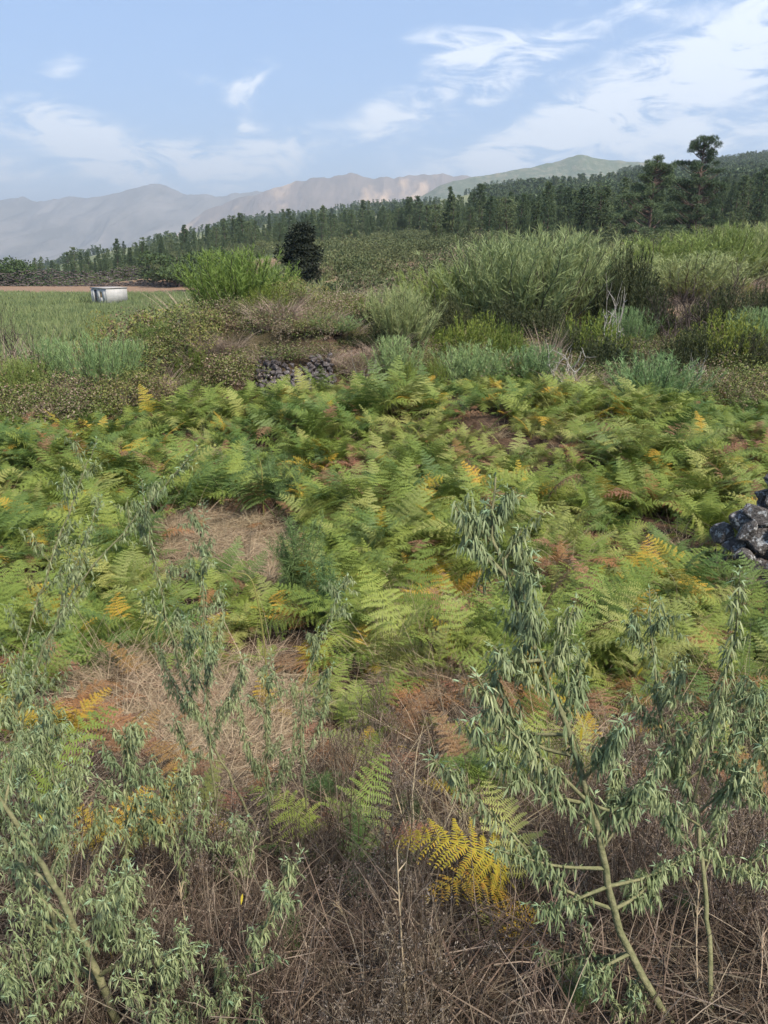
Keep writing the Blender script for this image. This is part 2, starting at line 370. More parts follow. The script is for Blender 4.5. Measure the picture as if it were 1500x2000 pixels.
# ------------------------------------------------------------------ mountains
def mountain_mat(name, c1, c2, scar=None, forest=None):
    m, nt = base_mat(name)
    g = nd(nt, 'ShaderNodeNewGeometry'); pos = g.outputs['Position']
    mpn = nd(nt, 'ShaderNodeMapping', ins={0: pos, 3: (1, .35, .7)})
    n = nd(nt, 'ShaderNodeTexNoise', ins={0: mpn.outputs[0], 'Scale': .006, 'Detail': 10., 'Roughness': .68})
    r = nd(nt, 'ShaderNodeMapRange', ins={0: n.outputs[0], 1: .38, 2: .62})
    c = nd(nt, 'ShaderNodeMix', data_type='RGBA', ins={0: r.outputs[0], 6: (*c1, 1), 7: (*c2, 1)}).outputs[2]
    if scar:
        n3 = nd(nt, 'ShaderNodeTexNoise', ins={0: mpn.outputs[0], 'Scale': .0032, 'Detail': 6., 'Roughness': .55})
        k = nd(nt, 'ShaderNodeMapRange', ins={0: n3.outputs[0], 1: .55, 2: .63})
        c = nd(nt, 'ShaderNodeMix', data_type='RGBA', ins={0: k.outputs[0], 6: c, 7: (*scar, 1)}).outputs[2]
    if forest:
        n4 = nd(nt, 'ShaderNodeTexNoise', ins={0: pos, 'Scale': .05, 'Detail': 5.})
        k = nd(nt, 'ShaderNodeMapRange', ins={0: n4.outputs[0], 1: .42, 2: .52})
        c = nd(nt, 'ShaderNodeMix', data_type='RGBA', ins={0: k.outputs[0], 6: c, 7: (*forest, 1)}).outputs[2]
    b = nd(nt, 'ShaderNodeBump', ins={'Strength': .8, 'Distance': 25., 'Height': n.outputs[0]})
    p = nd(nt, 'ShaderNodeBsdfPrincipled', ins={'Base Color': c, 'Roughness': .95, 'Normal': b.outputs[0], 'Specular IOR Level': .05})
    nd(nt, 'ShaderNodeOutputMaterial', ins={0: p.outputs[0]}); return m

def mountain(name, label, sk, Yc, Yfoot, mat, rough, seed, zfoot=-160):
    """sk: photo skyline points; the crest stands at distance Yc, the slope runs down to Yfoot"""
    rs = np.array([[ray(a, b)[0] / ray(a, b)[1], ray(a, b)[2] / ray(a, b)[1]] for a, b in sk])
    nx, nt_ = 420, 70
    r = np.linspace(rs[0, 0], rs[-1, 0], nx)
    crest = np.interp(r, rs[:, 0], rs[:, 1])
    ker = np.hanning(7); ker /= ker.sum(); crest = np.convolve(np.pad(crest, 3, mode='edge'), ker, 'valid')
    t = np.concatenate([np.linspace(0, 1, nt_ - 14), np.linspace(1.03, 1.7, 14)])
    R, T = np.meshgrid(r, t, indexing='ij')
    Yd = Yfoot + (Yc - Yfoot) * T; Xd = R * (Yc * .55 + Yd * .45)
    h = crest[:, None] * Yc - zfoot
    prof = np.where(T <= 1, .45 * T + .55 * T ** 2.2, 1 - .9 * (T - 1) ** 1.1)
    gul = 1 - np.abs(2 * fbm(Xd / (Yc * .035) + 2 * fbm(Xd / (Yc * .09), Yd / (Yc * .12), 2, seed + 9), Yd / (Yc * .16), 4, seed) - .94)
    fine = fbm(Xd / (Yc * .012), Yd / (Yc * .03), 3, seed + 3)
    w = np.clip(1 - np.abs(T - .55) / .55, 0, 1) ** .7
    Zd = zfoot + h * prof + rough * h * w * (gul - .72) + rough * .16 * h * (fine - .44) * np.clip(1.15 - np.abs(T - .75), 0, 1)
    i = np.arange(nx - 1)[:, None] * nt_ + np.arange(nt_ - 1)[None]
    f = np.stack([i, i + nt_, i + nt_ + 1, i + 1], -1).reshape(-1, 4)
    mb = MB(); mb.add(np.stack([Xd, Yd, Zd], -1).reshape(-1, 3), f)
    tag(part(name, mb.mesh(name, mat, True)), label, kind='structure')
mountain('mountain_range', 'long hazy grey mountain ridge with a rounded summit on the left',
         [(-900, 420), (-500, 385), (-200, 398), (0, 392), (50, 387), (80, 395), (130, 387), (190, 384), (240, 378), (270, 367), (300, 362), (330, 366), (370, 383), (420, 382), (480, 376), (560, 372), (700, 392), (900, 430)],
         6200, 3300, mountain_mat('range_rock', (.105, .10, .088), (.20, .18, .16)), .26, 11)
mountain('mountain', 'reddish bare mountain with pale orange scars beyond the forest',
         [(330, 470), (400, 410), (470, 384), (550, 366), (600, 352), (640, 346), (690, 339), (740, 350), (790, 345), (850, 340), (910, 346), (960, 352), (1100, 380), (1250, 430)],
         4700, 2500, mountain_mat('red_rock', (.12, .10, .082), (.20, .155, .125), scar=(.44, .31, .20)), .20, 23)
mountain('hill', 'hazy green conical peak above the wooded slope',
         [(760, 420), (860, 362), (930, 345), (960, 342), (1030, 329), (1090, 316), (1118, 307), (1135, 303), (1155, 308), (1190, 313), (1240, 317), (1320, 322), (1500, 335), (1800, 360), (2300, 420)],
         2900, 1500, mountain_mat('green_slope', (.11, .12, .065), (.20, .18, .12), forest=(.075, .10, .05)), .12, 37, zfoot=-30)

# ------------------------------------------------------------------ scattering for what nobody could count
def scatter(name, label, protos, P, R, Sc, I, attr_kind='stuff'):
    """one object: a cloud of points, each turned by geometry nodes into a copy of one of the given meshes"""
    P = np.asarray(P, float); n = len(P)
    me = bpy.data.meshes.new(name); me.vertices.add(n); me.vertices.foreach_set('co', P.ravel())
    for nm, arr, ty, key in (('rot', R, 'FLOAT_VECTOR', 'vector'), ('scl', Sc, 'FLOAT', 'value'), ('idx', I, 'INT', 'value')):
        a = me.attributes.new(nm, ty, 'POINT'); a.data.foreach_set(key, np.asarray(arr, np.int32 if ty == 'INT' else float).ravel())
    o = tag(part(name, me), label, kind=attr_kind)
    ng = bpy.data.node_groups.new(name, 'GeometryNodeTree')
    ng.interface.new_socket('Geometry', in_out='INPUT', socket_type='NodeSocketGeometry')
    ng.interface.new_socket('Geometry', in_out='OUTPUT', socket_type='NodeSocketGeometry')
    gi, go = ng.nodes.new('NodeGroupInput'), ng.nodes.new('NodeGroupOutput')
    j = ng.nodes.new('GeometryNodeJoinGeometry')
    na = lambda nm, ty: nd(ng, 'GeometryNodeInputNamedAttribute', data_type=ty, ins={0: nm}).outputs[0]
    rot = nd(ng, 'FunctionNodeEulerToRotation', ins={0: na('rot', 'FLOAT_VECTOR')}).outputs[0]
    scl, idx = na('scl', 'FLOAT'), na('idx', 'INT')
    for k, po in enumerate(protos):
        cmp_ = nd(ng, 'FunctionNodeCompare', data_type='INT', operation='EQUAL')
        ng.links.new(idx, cmp_.inputs[2]); cmp_.inputs[3].default_value = k
        oi = nd(ng, 'GeometryNodeObjectInfo', transform_space='ORIGINAL'); oi.inputs[0].default_value = po; oi.inputs[1].default_value = True
        ip = nd(ng, 'GeometryNodeInstanceOnPoints', ins={0: gi.outputs[0], 1: cmp_.outputs[0], 2: oi.outputs['Geometry'], 5: rot, 6: scl})
        ng.links.new(ip.outputs[0], j.inputs[0])
    ng.links.new(j.outputs[0], go.inputs[0])
    md = o.modifiers.new('scatter', 'NODES'); md.node_group = ng
    return o

def pix(x, y, z):
    d = y * CP - z * SP; return 750 + F * x / d, 1000 - F * (y * SP + z * CP) / d

# ------------------------------------------------------------------ plant shapes
def broom_meshes(key, mat, n=130, tw=20, spread=.55, seed=1, h=2., wid=1., fine=.014):
    """upright sprays from one stool: woody stems and a mass of green rods; nominal height h, half-width wid"""
    global rng
    rng = np.random.default_rng(seed)
    w, g = MB(), MB()
    for i in range(n):
        a = U(0, 2 * math.pi); tl = abs(rng.normal(0, spread)); tl = min(tl, 1.25)
        H = h * U(.55, 1.0) * (1 - .32 * (tl / 1.25) ** 2)
        out = np.array([math.cos(a), math.sin(a), 0]) * math.sin(tl) * wid * 1.15
        b = np.array([math.cos(a), math.sin(a), 0]) * U(0, .22) * wid
        t = np.linspace(0, 1, 6)[:, None]
        p = b + out * t ** .75 * (H / h) * 1.1 + np.array([0, 0, H]) * (t ** 1.08) + rng.normal(0, .025, (6, 3)) * t * h * .5
        if i % 3 == 0: tube(w, p, np.linspace(.013, .004, 6) * h / 2, 3, cap=False)
        k = rng.integers(int(tw * .6), int(tw * 1.3) + 1)
        s = U(.25, 1, k) ** .75
        q = np.stack([np.interp(s, t[:, 0], p[:, c]) for c in range(3)], 1)
        tg = unit(p[-1] - p[2]); d = tg + rng.normal(0, 1, (k, 3)) * np.where(U(0, 1, k) < .5, .26, .62)[:, None] + np.array([0, 0, .3])
        blades(g, q, d, U(.04, .13, k) * h * (1.1 - .45 * s), U(.7, 1.5, k) * fine * h / 2, rng.normal(0, .12, (k, 3)) + np.array([0, 0, .1]), (.9, 1, .25))
    return w.mesh(key + '_stems', M['twig_dark']), g.mesh(key + '_foliage', mat)

def heath_meshes(key, mat, n=230, seed=1, h=1.2, wid=.9, tip=.28):
    global rng
    rng = np.random.default_rng(seed)
    w, g = MB(), MB()
    for i in range(n):
        a = U(0, 2 * math.pi); r = math.sqrt(U(0, 1)) * wid
        top = h * math.sqrt(max(.06, 1 - (r / wid / 1.06) ** 2)) * U(.62, 1.06)
        z0 = max(.05, top - U(.22, .5) * h)
        p0 = np.array([math.cos(a) * r * .9, math.sin(a) * r * .9, z0]); p1 = np.array([math.cos(a) * r * 1.05, math.sin(a) * r * 1.05, top])
        if i % 4 == 0: tube(w, spline([(p0[0] * .15, p0[1] * .15, 0), p0 * [.7, .7, .6], p0], 5), np.linspace(.014, .006, 5), 3, cap=False)
        k = 26; s = U(0, 1, k); ax = unit(p1 - p0)
        q = p0 + (p1 - p0) * s[:, None]
        d = ax * 1.0 + rng.normal(0, .55, (k, 3))
        blades(g, q, d, U(.05, .11, k) * (1.15 - .5 * s), U(.008, .016, k), None, (.9, 1, .2))
    return w.mesh(key + '_stems', M['twig_dark']), g.mesh(key + '_foliage', mat)

def leafy_meshes(key, mats, n=2600, seed=1, h=1.2, wid=1., leaf=(.05, .09), lumps=14, canes=30, dense=.75):
    """lumpy mass of small leaves on thin canes"""
    global rng
    rng = np.random.default_rng(seed)
    w, g = MB(), MB()
    c = np.stack([rng.normal(0, .45, lumps) * wid, rng.normal(0, .45, lumps) * wid, U(.25, .72, lumps) * h], 1)
    rr = U(.24, .46, lumps) * min(h, wid)
    which = rng.integers(0, lumps, n)
    d = unit(rng.normal(size=(n, 3))); rad = rr[which] * U(dense, 1.08, n)
    p = c[which] + d * rad[:, None] * np.array([1.25, 1.25, 1.])
    p[:, 2] = np.clip(p[:, 2], .02, None)
    L = U(leaf[0], leaf[1], n)
    ml = rng.integers(0, len(mats), lumps)[which]
    ml = np.where(U(0, 1, n) < .3, rng.integers(0, len(mats), n), ml)
    for k in range(len(mats)):
        s = ml == k
        blades(g, p[s], d[s] * .6 + rng.normal(0, .6, (s.sum(), 3)), L[s], L[s] * U(.5, .8, s.sum()), np.array([0, 0, -.2]), (.3, 1, .75, .08), mi=k)
    for i in range(canes):
        e = c[rng.integers(0, lumps)] + rng.normal(0, .22, 3) * min(h, wid) + np.array([0, 0, .12 * h])
        b = np.array([e[0] * .3 + rng.normal(0, .1), e[1] * .3 + rng.normal(0, .1), 0])
        tube(w, spline([b, (b + e) / 2 + [0, 0, .12 * h], e], 6), np.linspace(.010, .004, 6), 3, cap=False)
    return w.mesh(key + '_stems', M['bark']), g.mesh(key + '_foliage', mats)

def arcgrass_mesh(key, mat, n=380, seed=1, h=1.1, wid=.7, w=.011):
    global rng
    rng = np.random.default_rng(seed); g = MB()
    a = U(0, 2 * math.pi, n); r = np.sqrt(U(0, 1, n)) * wid * .35
    b = np.stack([np.cos(a) * r, np.sin(a) * r, np.zeros(n)], 1)
    a2 = a + rng.normal(0, .6, n); tl = U(.08, .5, n)
    d = np.stack([np.cos(a2) * np.sin(tl), np.sin(a2) * np.sin(tl), np.cos(tl)], 1)
    L = h * U(.5, 1.25, n)
    bend = np.stack([np.cos(a2) * .35, np.sin(a2) * .35, -U(.15, .62, n)], 1)
    blades(g, b, d, L, U(.7, 1.4, n) * w, bend, (1, .9, .75, .5, .15))
    return g.mesh(key, mat)

def twigs_mesh(key, mat, seed=1, h=1.3, depth=5, r0=.02, wild=.45, splits=(2, 3)):
    rr = random.Random(seed); mb = MB()
    def grow(p, d, L, r, k):
        pts = [p]; q = p; dd = d
        for i in range(4):
            dd = unit(dd + np.array([rr.gauss(0, wild * .45), rr.gauss(0, wild * .45), rr.gauss(.06, wild * .3)]))
            q = q + dd * L / 4; pts.append(q)
        tube(mb, pts, np.linspace(r, r * .6, 5), 4 if k > 2 else 3, cap=False)
        if k == 0: return
        for j in range(rr.randint(*splits)):
            i = rr.choice([2, 3, 4, 4])
            nd_ = unit(dd + np.array([rr.gauss(0, wild * 1.5), rr.gauss(0, wild * 1.5), rr.gauss(.12, wild)]))
            grow(pts[i], nd_, L * rr.uniform(.6, .85), r * .58, k - 1)
    for j in range(4):
        grow(np.zeros(3) + np.array([rr.gauss(0, .05), rr.gauss(0, .05), -.02]), unit(np.array([rr.gauss(0, .6), rr.gauss(0, .6), 1.])), h * .36, r0, depth - 1)
    return mb.mesh(key, mat)

def pine_meshes(key, mat, H=9., R=1.5, bare=.12, whorls=15, per=6, tuft=12, nl=.42, nw=.05, seed=1, shape='cone', ragged=.25):
    """straight trunk, whorls of branches, needles in tufts along them"""
    global rng
    rng = np.random.default_rng(seed)
    tr, cr = MB(), MB()
    zt = np.linspace(0, H, 8); bx = np.cumsum(rng.normal(0, .012 * H, 8)); by = np.cumsum(rng.normal(0, .012 * H, 8)); bx -= bx[0]; by -= by[0]
    tube(tr, np.stack([bx, by, zt], 1), np.linspace(.018 * H, .002 * H, 8), 6)
    B, D, L = [], [], []
    for i in range(whorls):
        s = bare + (1 - bare) * (i + U(-.3, .3)) / whorls; s = min(max(s, bare), .99)
        u = (s - bare) / (1 - bare)
        if shape == 'cone': rad = R * (1 - u) ** .95 * (.35 + .65 * min(1, u / .14))
        elif shape == 'column': rad = R * (.75 + .35 * math.sin(u * 9 + seed)) * (1 - u ** 4)
        else: rad = R * math.sin(math.pi * min(1, .12 + .86 * u)) ** .7
        for j in range(per):
            a = U(0, 2 * math.pi); rb = rad * U(1 - 2 * ragged, 1 + ragged) + .12
            c = np.array([np.interp(s * H, zt, bx), np.interp(s * H, zt, by), s * H])
            e = c + np.array([math.cos(a) * rb, math.sin(a) * rb, rb * U(.05, .45)])
            if rb > .5: tube(tr, spline([c, (c + e) / 2 - [0, 0, .06 * rb], e], 4), np.linspace(.012 * rb + .006, .006, 4), 3, cap=False)
            for q in np.linspace(.35 if rb > .8 else .7, 1, 3 if rb > .8 else 2):
                o = c + (e - c) * q + rng.normal(0, .07 * R, 3)
                B.append(np.repeat(o[None], tuft, 0)); dd = rng.normal(0, .75, (tuft, 3)) + unit(e - c) * .5 + np.array([0, 0, .55])
                D.append(dd); L.append(U(.6, 1.15, tuft) * nl)
    B, D, L = np.concatenate(B), np.concatenate(D), np.concatenate(L)
    blades(cr, B, D, L, U(.7, 1.4, len(B)) * nw, np.array([0, 0, -.12]), (.5, 1, .3))
    return tr.mesh(key + '_trunk', M['bark']), cr.mesh(key + '_crown', mat)

def clump_tree(key, clumps, trunk, mat, n=260, leaf=.34, lw=.05, seed=3, up=.5, split=0):
    """crown from separate rounded clumps (x, y, z, rx, rz); limbs run from the trunk to each"""
    global rng
    rng = np.random.default_rng(seed)
    tr, cr = MB(), MB()
    tp = np.asarray(trunk, float)
    tube(tr, spline(tp[:, :3], 10), np.interp(np.linspace(0, 1, 10), np.linspace(0, 1, len(tp)), tp[:, 3]), 7)
    if split:
        clumps = [(x + rng.normal(0, .55) * rx, y + rng.normal(0, .55) * rx, z + rng.normal(0, .5) * rz, rx * U(.32, .5), rz * U(.4, .6)) for (x, y, z, rx, rz) in clumps for _ in range(split)]
    for (x, y, z, rx, rz) in clumps:
        k = int(n * (rx * rx * rz) ** .5 + 30)
        d = unit(rng.normal(size=(k, 3))); r = U(.25, 1, k) ** .5
        p = np.array([x, y, z]) + d * r[:, None] * np.array([rx, rx, rz])
        blades(cr, p, d * .5 + rng.normal(0, .5, (k, 3)) + np.array([0, 0, up]), U(.6, 1.2, k) * leaf, U(.7, 1.4, k) * lw, np.array([0, 0, -.1]), (.5, 1, .3))
        zb = max(.15 * tp[-1, 2], z - .55 * math.hypot(x, y) - .25 * rz)
        zb = min(zb, tp[-1, 2] * .98)
        c = np.array([np.interp(zb, tp[:, 2], tp[:, 0]), np.interp(zb, tp[:, 2], tp[:, 1]), zb])
        tube(tr, spline([c, (c + [x, y, z]) / 2 - [0, 0, .08 * math.hypot(x, y)], (x, y, z)], 5), np.linspace(.05, .015, 5) * tp[0, 3] / .18, 4, cap=False)
    return tr.mesh(key + '_trunk', M['bark']), cr.mesh(key + '_crown', mat)

def frond_mesh(key, seed, th0, th1, mat, n=14, stalk=.30, wide=.30, twist=0.):
    """one arching bracken frond of length 1: rachis, paired pinnae, each feathered with pinnules"""
    global rng
    rng = np.random.default_rng(seed); g = MB()
    K = 28; s = np.linspace(0, 1, K); th = th0 + (th1 - th0) * s ** 1.25
    st = 1 / (K - 1)
    x = np.concatenate([[0], np.cumsum(np.sin(th[:-1]) * st)]); z = np.concatenate([[0], np.cumsum(np.cos(th[:-1]) * st)])
    y = twist * s ** 2
    P = np.stack([x, y, z], 1); T = unit(np.gradient(P, axis=0))
    tube(g, P[::3], np.linspace(.007, .0016, len(P[::3])), 3, cap=False)
    B, D, L, W, N_ = [], [], [], [], []
    for i in range(n):
        u = (i + .2) / n; sp_ = stalk + (1 - stalk) * u * .99
        c = np.array([np.interp(sp_, s, P[:, k]) for k in range(3)]); t = unit(np.array([np.interp(sp_, s, T[:, k]) for k in range(3)]))
        sd = unit(np.cross(np.array([0, 0, 1.]), t)) if abs(t[2]) < .995 else np.array([0, 1., 0]); nrm = np.cross(t, sd)
        lp = wide * (1 - u) ** .85 * (1 if i else .9) * U(.88, 1.08) + .018
        for sg in (-1, 1):
            d = unit(sd * sg + t * (.30 + .35 * u) + nrm * U(-.10, .28) + rng.normal(0, .12, 3))
            dr = np.array([0, 0, -U(.10, .55)])
            B.append(c); D.append(d); L.append(lp); W.append(.006); N_.append(nrm + 0 * d)
            m = max(3, int(lp / .0175)); q = (np.arange(m) + .5) / m
            cc = c + d * (lp * q)[:, None] + dr * (lp * q * q)[:, None]
            fw = unit(np.cross(nrm, d))
            for s2 in (-1, 1):
                pl_ = (.029 * (1 - q) ** .7 * (lp / wide) ** .45 + .008) * U(.85, 1.15, m)
                dd = unit(fw * s2 + d * .38) + dr * .4 + rng.normal(0, .10, (m, 3))
                B.extend(cc); D.extend(dd); L.extend(pl_); W.extend(np.full(m, .0128)); N_.extend(np.cross(np.repeat(nrm[None], m, 0), dd))
    B, D, L, W, N_ = map(np.array, (B, D, L, W, N_))
    big = W < .01
    blades(g, B[big], D[big], L[big], W[big], np.array([0, 0, -.25]), (1, .7, .2), side=np.cross(N_[big], D[big]))
    blades(g, B[~big], D[~big], L[~big], W[~big], np.array([0, 0, -.15]), (1, .3), side=N_[~big])
    return g.mesh(key, mat)

# ------------------------------------------------------------------ the hut, the field wall and the stones
def stone_mesh(key, seed, mat, sub=2):
    """angular broken stone: the hull of scattered points, edges slightly worn"""
    import bmesh
    rr = random.Random(seed); bm = bmesh.new(); sc = (rr.uniform(.9, 1.3), rr.uniform(.75, 1.), rr.uniform(.6, .85))
    for _ in range(15 if sub > 1 else 10):
        v = np.array([rr.uniform(-1, 1) for _ in range(3)]); v /= max(.55, np.linalg.norm(v) ** .8, np.abs(v).max())
        bm.verts.new(v * .5 * np.array(sc))
    h = bmesh.ops.convex_hull(bm, input=bm.verts)
    bmesh.ops.delete(bm, geom=[v for v in bm.verts if not v.link_faces], context='VERTS')
    if sub > 1: bmesh.ops.bevel(bm, geom=list(bm.edges), offset=.035, segments=1, affect='EDGES')
    me = bpy.data.meshes.new(key); bm.to_mesh(me); bm.free(); me.materials.append(mat)
    return me

def hut():
    mw = rough_mat('hut_whitewash', (.30, .30, .29), (.40, .39, .375), 1.6, .9, .2, c3=(.22, .19, .16), s3=.9, t3=(.58, .72))
    mr = rough_mat('hut_roof_slab', (.27, .25, .24), (.36, .34, .32), 2.5, .9, .3)
    md = rough_mat('hut_door_wood', (.05, .05, .055), (.11, .105, .11), 5, .8, .3)
    mo = rough_mat('hut_shutter', (.35, .23, .11), (.45, .32, .18), 5, .8, .3)
    mdk = rough_mat('hut_dark_inside', (.015, .015, .016), (.03, .03, .03), 5, .9, .1)
    x, y, z = spot(210, 97)
    A, B, H = 3.3, 2.9, 1.9
    o = root('hut', 'small flat-roofed whitewashed stone hut in the green field', 'hut', (x, y, z - .15), math.radians(52))
    # local axes: the corner nearest the camera at the origin; +X runs along the bright wall, -Y... the door wall
    w = MB(); T = .22
    def wall_y(x0, x1, y0, y1, holes, axis):      # a wall with openings, built from blocks
        pass
    # bright wall along local +X (right in view)
    box(w, 0, B, 0, T, 0, H); box(w, 0, B, A - T, A, 0, H - .12); box(w, B - T, B, T + .002, A - T - .002, 0, H)
    # door wall on local x=0, running along +Y (left in view), with a door and a small window opening
    d0, d1, w0, w1, wz0, wz1 = 2.05, 2.62, .95, 1.45, .85, 1.45
    box(w, 0, T, T + .002, w0, 0, H); box(w, 0, T, w0, w1, 0, wz0); box(w, 0, T, w0, w1, wz1, H); box(w, 0, T, w1, d0, 0, H)
    box(w, 0, T, d0, d1, 1.72, H); box(w, 0, T, d1, A - T - .002, 0, H)
    part('wall', w.mesh('hut_wall', mw), o)
    r = MB(); box(r, -.06, B + .06, -.06, A + .06, H + .003, H + .12); part('roof', r.mesh('hut_roof', mr), o)
    d = MB(); box(d, .06, .11, d0 + .003, d1 - .003, .01, 1.717)
    for k in range(1, 4): box(d, .052, .06, d0 + k * .14 - .008, d0 + k * .14 + .008, .02, 1.70)
    part('door', d.mesh('hut_door', md), o)
    s = MB(); box(s, .05, .09, w0 + .004, w1 - .004, wz0 + .004, wz1 - .004); box(s, .03, .049, w0 + .22, w0 + .27, wz0 + .02, wz1 - .02)
    part('window_shutter', s.mesh('hut_shutter', mo), o)
hut()

STONE = [stone_mesh('stone', 11 + i, M['stone_lichen']) for i in range(6)]
STONE_D = [stone_mesh('dark_stone', 31 + i, M['stone_dark'], 2) for i in range(6)]
STONE_F = [stone_mesh('far_stone', 51 + i, M['stone_far'], 1) for i in range(5)]

def stone_wall(name, label, cat, pts, meshes, size, courses, jit=.3, seed=1, thick=2, lean=.0, h_of=None):
    """stones laid course on course along a line of ground points; every stone is a part"""
    rr = random.Random(seed); p = np.asarray(pts, float)
    seg = np.linalg.norm(np.diff(p, axis=0), axis=1); tot_ = seg.sum(); cum = np.concatenate([[0], np.cumsum(seg)])
    bx, by = p[0]; o = root(name, label, cat, (bx, by, gz(bx, by)))
    for c in range(courses):
        for row in range(thick):
            s = rr.uniform(0, size)
            while s < tot_:
                if h_of is not None and (c + .5) / courses > h_of(s / tot_) * rr.uniform(.85, 1.15): s += size; continue
                k = rr.choice(meshes); q = size * rr.uniform(.9, 1.55)
                x = np.interp(s, cum, p[:, 0]); y = np.interp(s, cum, p[:, 1])
                y += row * size * .8 + c * lean + rr.gauss(0, jit * size * .4)
                z = gz(x, y) + (c + .3) * size * .47 + rr.gauss(0, .05 * size)
                part('stone', k, o, (x - bx, y - by, z - o.location.z), (rr.uniform(-.5, .5), rr.uniform(-.5, .5), rr.uniform(0, 6.28)), q)
                s += q * rr.uniform(.7, .95)
    return o
a = spot(1432, 7.2); b_ = spot(1640, 7.0); c_ = spot(1900, 6.9)
stone_wall('dry_stone_wall', 'tumbled dry stone wall with white lichen at the right edge', 'stone wall', [a[:2], b_[:2], c_[:2]], STONE, .28, 10, seed=4, lean=.04,
           h_of=lambda s: .50 + 1.4 * s if s < .4 else 1.05)
for px, py, q, lb in [(1238, 1180, .20, 'small grey lichened rock among the ferns left of the stone wall'), (1335, 1115, .24, 'pale rock in the dry grass beside the stone wall'),
                      (1395, 1120, .17, 'little rock at the foot of the tumbled stone wall'), (365, 990, .16, 'flat pale stone at the top of the upper straw patch')]:
    x, y, z = hit(px, py)
    tag(part('rock', random.choice(STONE), None, (x, y, z + q * .18), (.2, .1, U(0, 6)), q), lb, 'rock')
a = spot(500, 17.1); b_ = spot(570, 16.9); c_ = spot(652, 17.2)
stone_wall('low_stone_wall', 'low loose grey stone wall at the back edge of the ferns', 'stone wall', [a[:2], b_[:2], c_[:2]], STONE_D, .14, 8, seed=8, lean=.06, h_of=lambda s: .86 + .12 * math.sin(s * 9 + .3))
a = spot(545, 20.6); b_ = spot(640, 20.8)
stone_wall('stone_heap', 'dark stone heap on the bank under the bright green broom', 'stone heap', [a[:2], b_[:2]], STONE_D, .22, 2, seed=9, lean=.1)

def field_wall():
    rr = np.random.default_rng(3)
    x0, y0, z0 = spot(-330, 146.6)
    o = root('terrace_wall', 'long dark stone terrace wall along the far side of the green field', 'stone wall', (x0, y0, z0))
    X_ = np.arange(x0, spot(420, 146)[0], .42); mb = MB()
    tmpl = []
    for me in STONE_F:
        v = np.zeros(len(me.vertices) * 3); me.vertices.foreach_get('co', v); tmpl.append((v.reshape(-1, 3), np.array([list(p.vertices) for p in me.polygons])))
    for x in X_:
        hgt = 2.9 + .35 * math.sin(x * .13) + .3 * math.sin(x * .41 + 1) + rr.uniform(-.12, .12)
        for z in np.arange(.1, hgt, .34):
            v, f = tmpl[rr.integers(0, 5)]; a_ = rr.uniform(0, 6.28); q = rr.uniform(.42, .74)
            c, s = math.cos(a_), math.sin(a_)
            w = np.stack([v[:, 0] * c - v[:, 1] * s, v[:, 0] * s + v[:, 1] * c, v[:, 2]], 1) * q
            mb.add(w + [x + rr.normal(0, .08) - x0, -3.0 + z * .35 + rr.normal(0, .14), z - .1 + rr.normal(0, .12) + (ground(x, y0 - 3.) - z0)], f)
    part('stones', mb.mesh('terrace_stones', M['stone_far']), o, kind='stuff')
field_wall()

# ------------------------------------------------------------------ forest
PINE = [pine_meshes('pine%d' % i, M['pine'] if i not in (2, 4) else M['pine_light'], H=9., R=[1.75, 1.35, 1.6, .85, 1.75, 1.5, .75][i], bare=[.08, .2, .1, .3, .05, .25, .2][i],
                    whorls=[15, 16, 14, 18, 13, 15, 17][i], per=7, tuft=18, nl=.36, nw=.055, seed=40 + i, shape=['cone', 'cone', 'oval', 'column', 'cone', 'cone', 'column'][i], ragged=.28) for i in range(7)]
FARP = [pine_meshes('far_pine%d' % i, M['pine'], H=9., R=[1.5, 1.1, 1.9][i], bare=.1, whorls=8, per=4, tuft=4, nl=1.1, nw=.4, seed=60 + i, shape=['cone', 'column', 'oval'][i]) for i in range(3)]

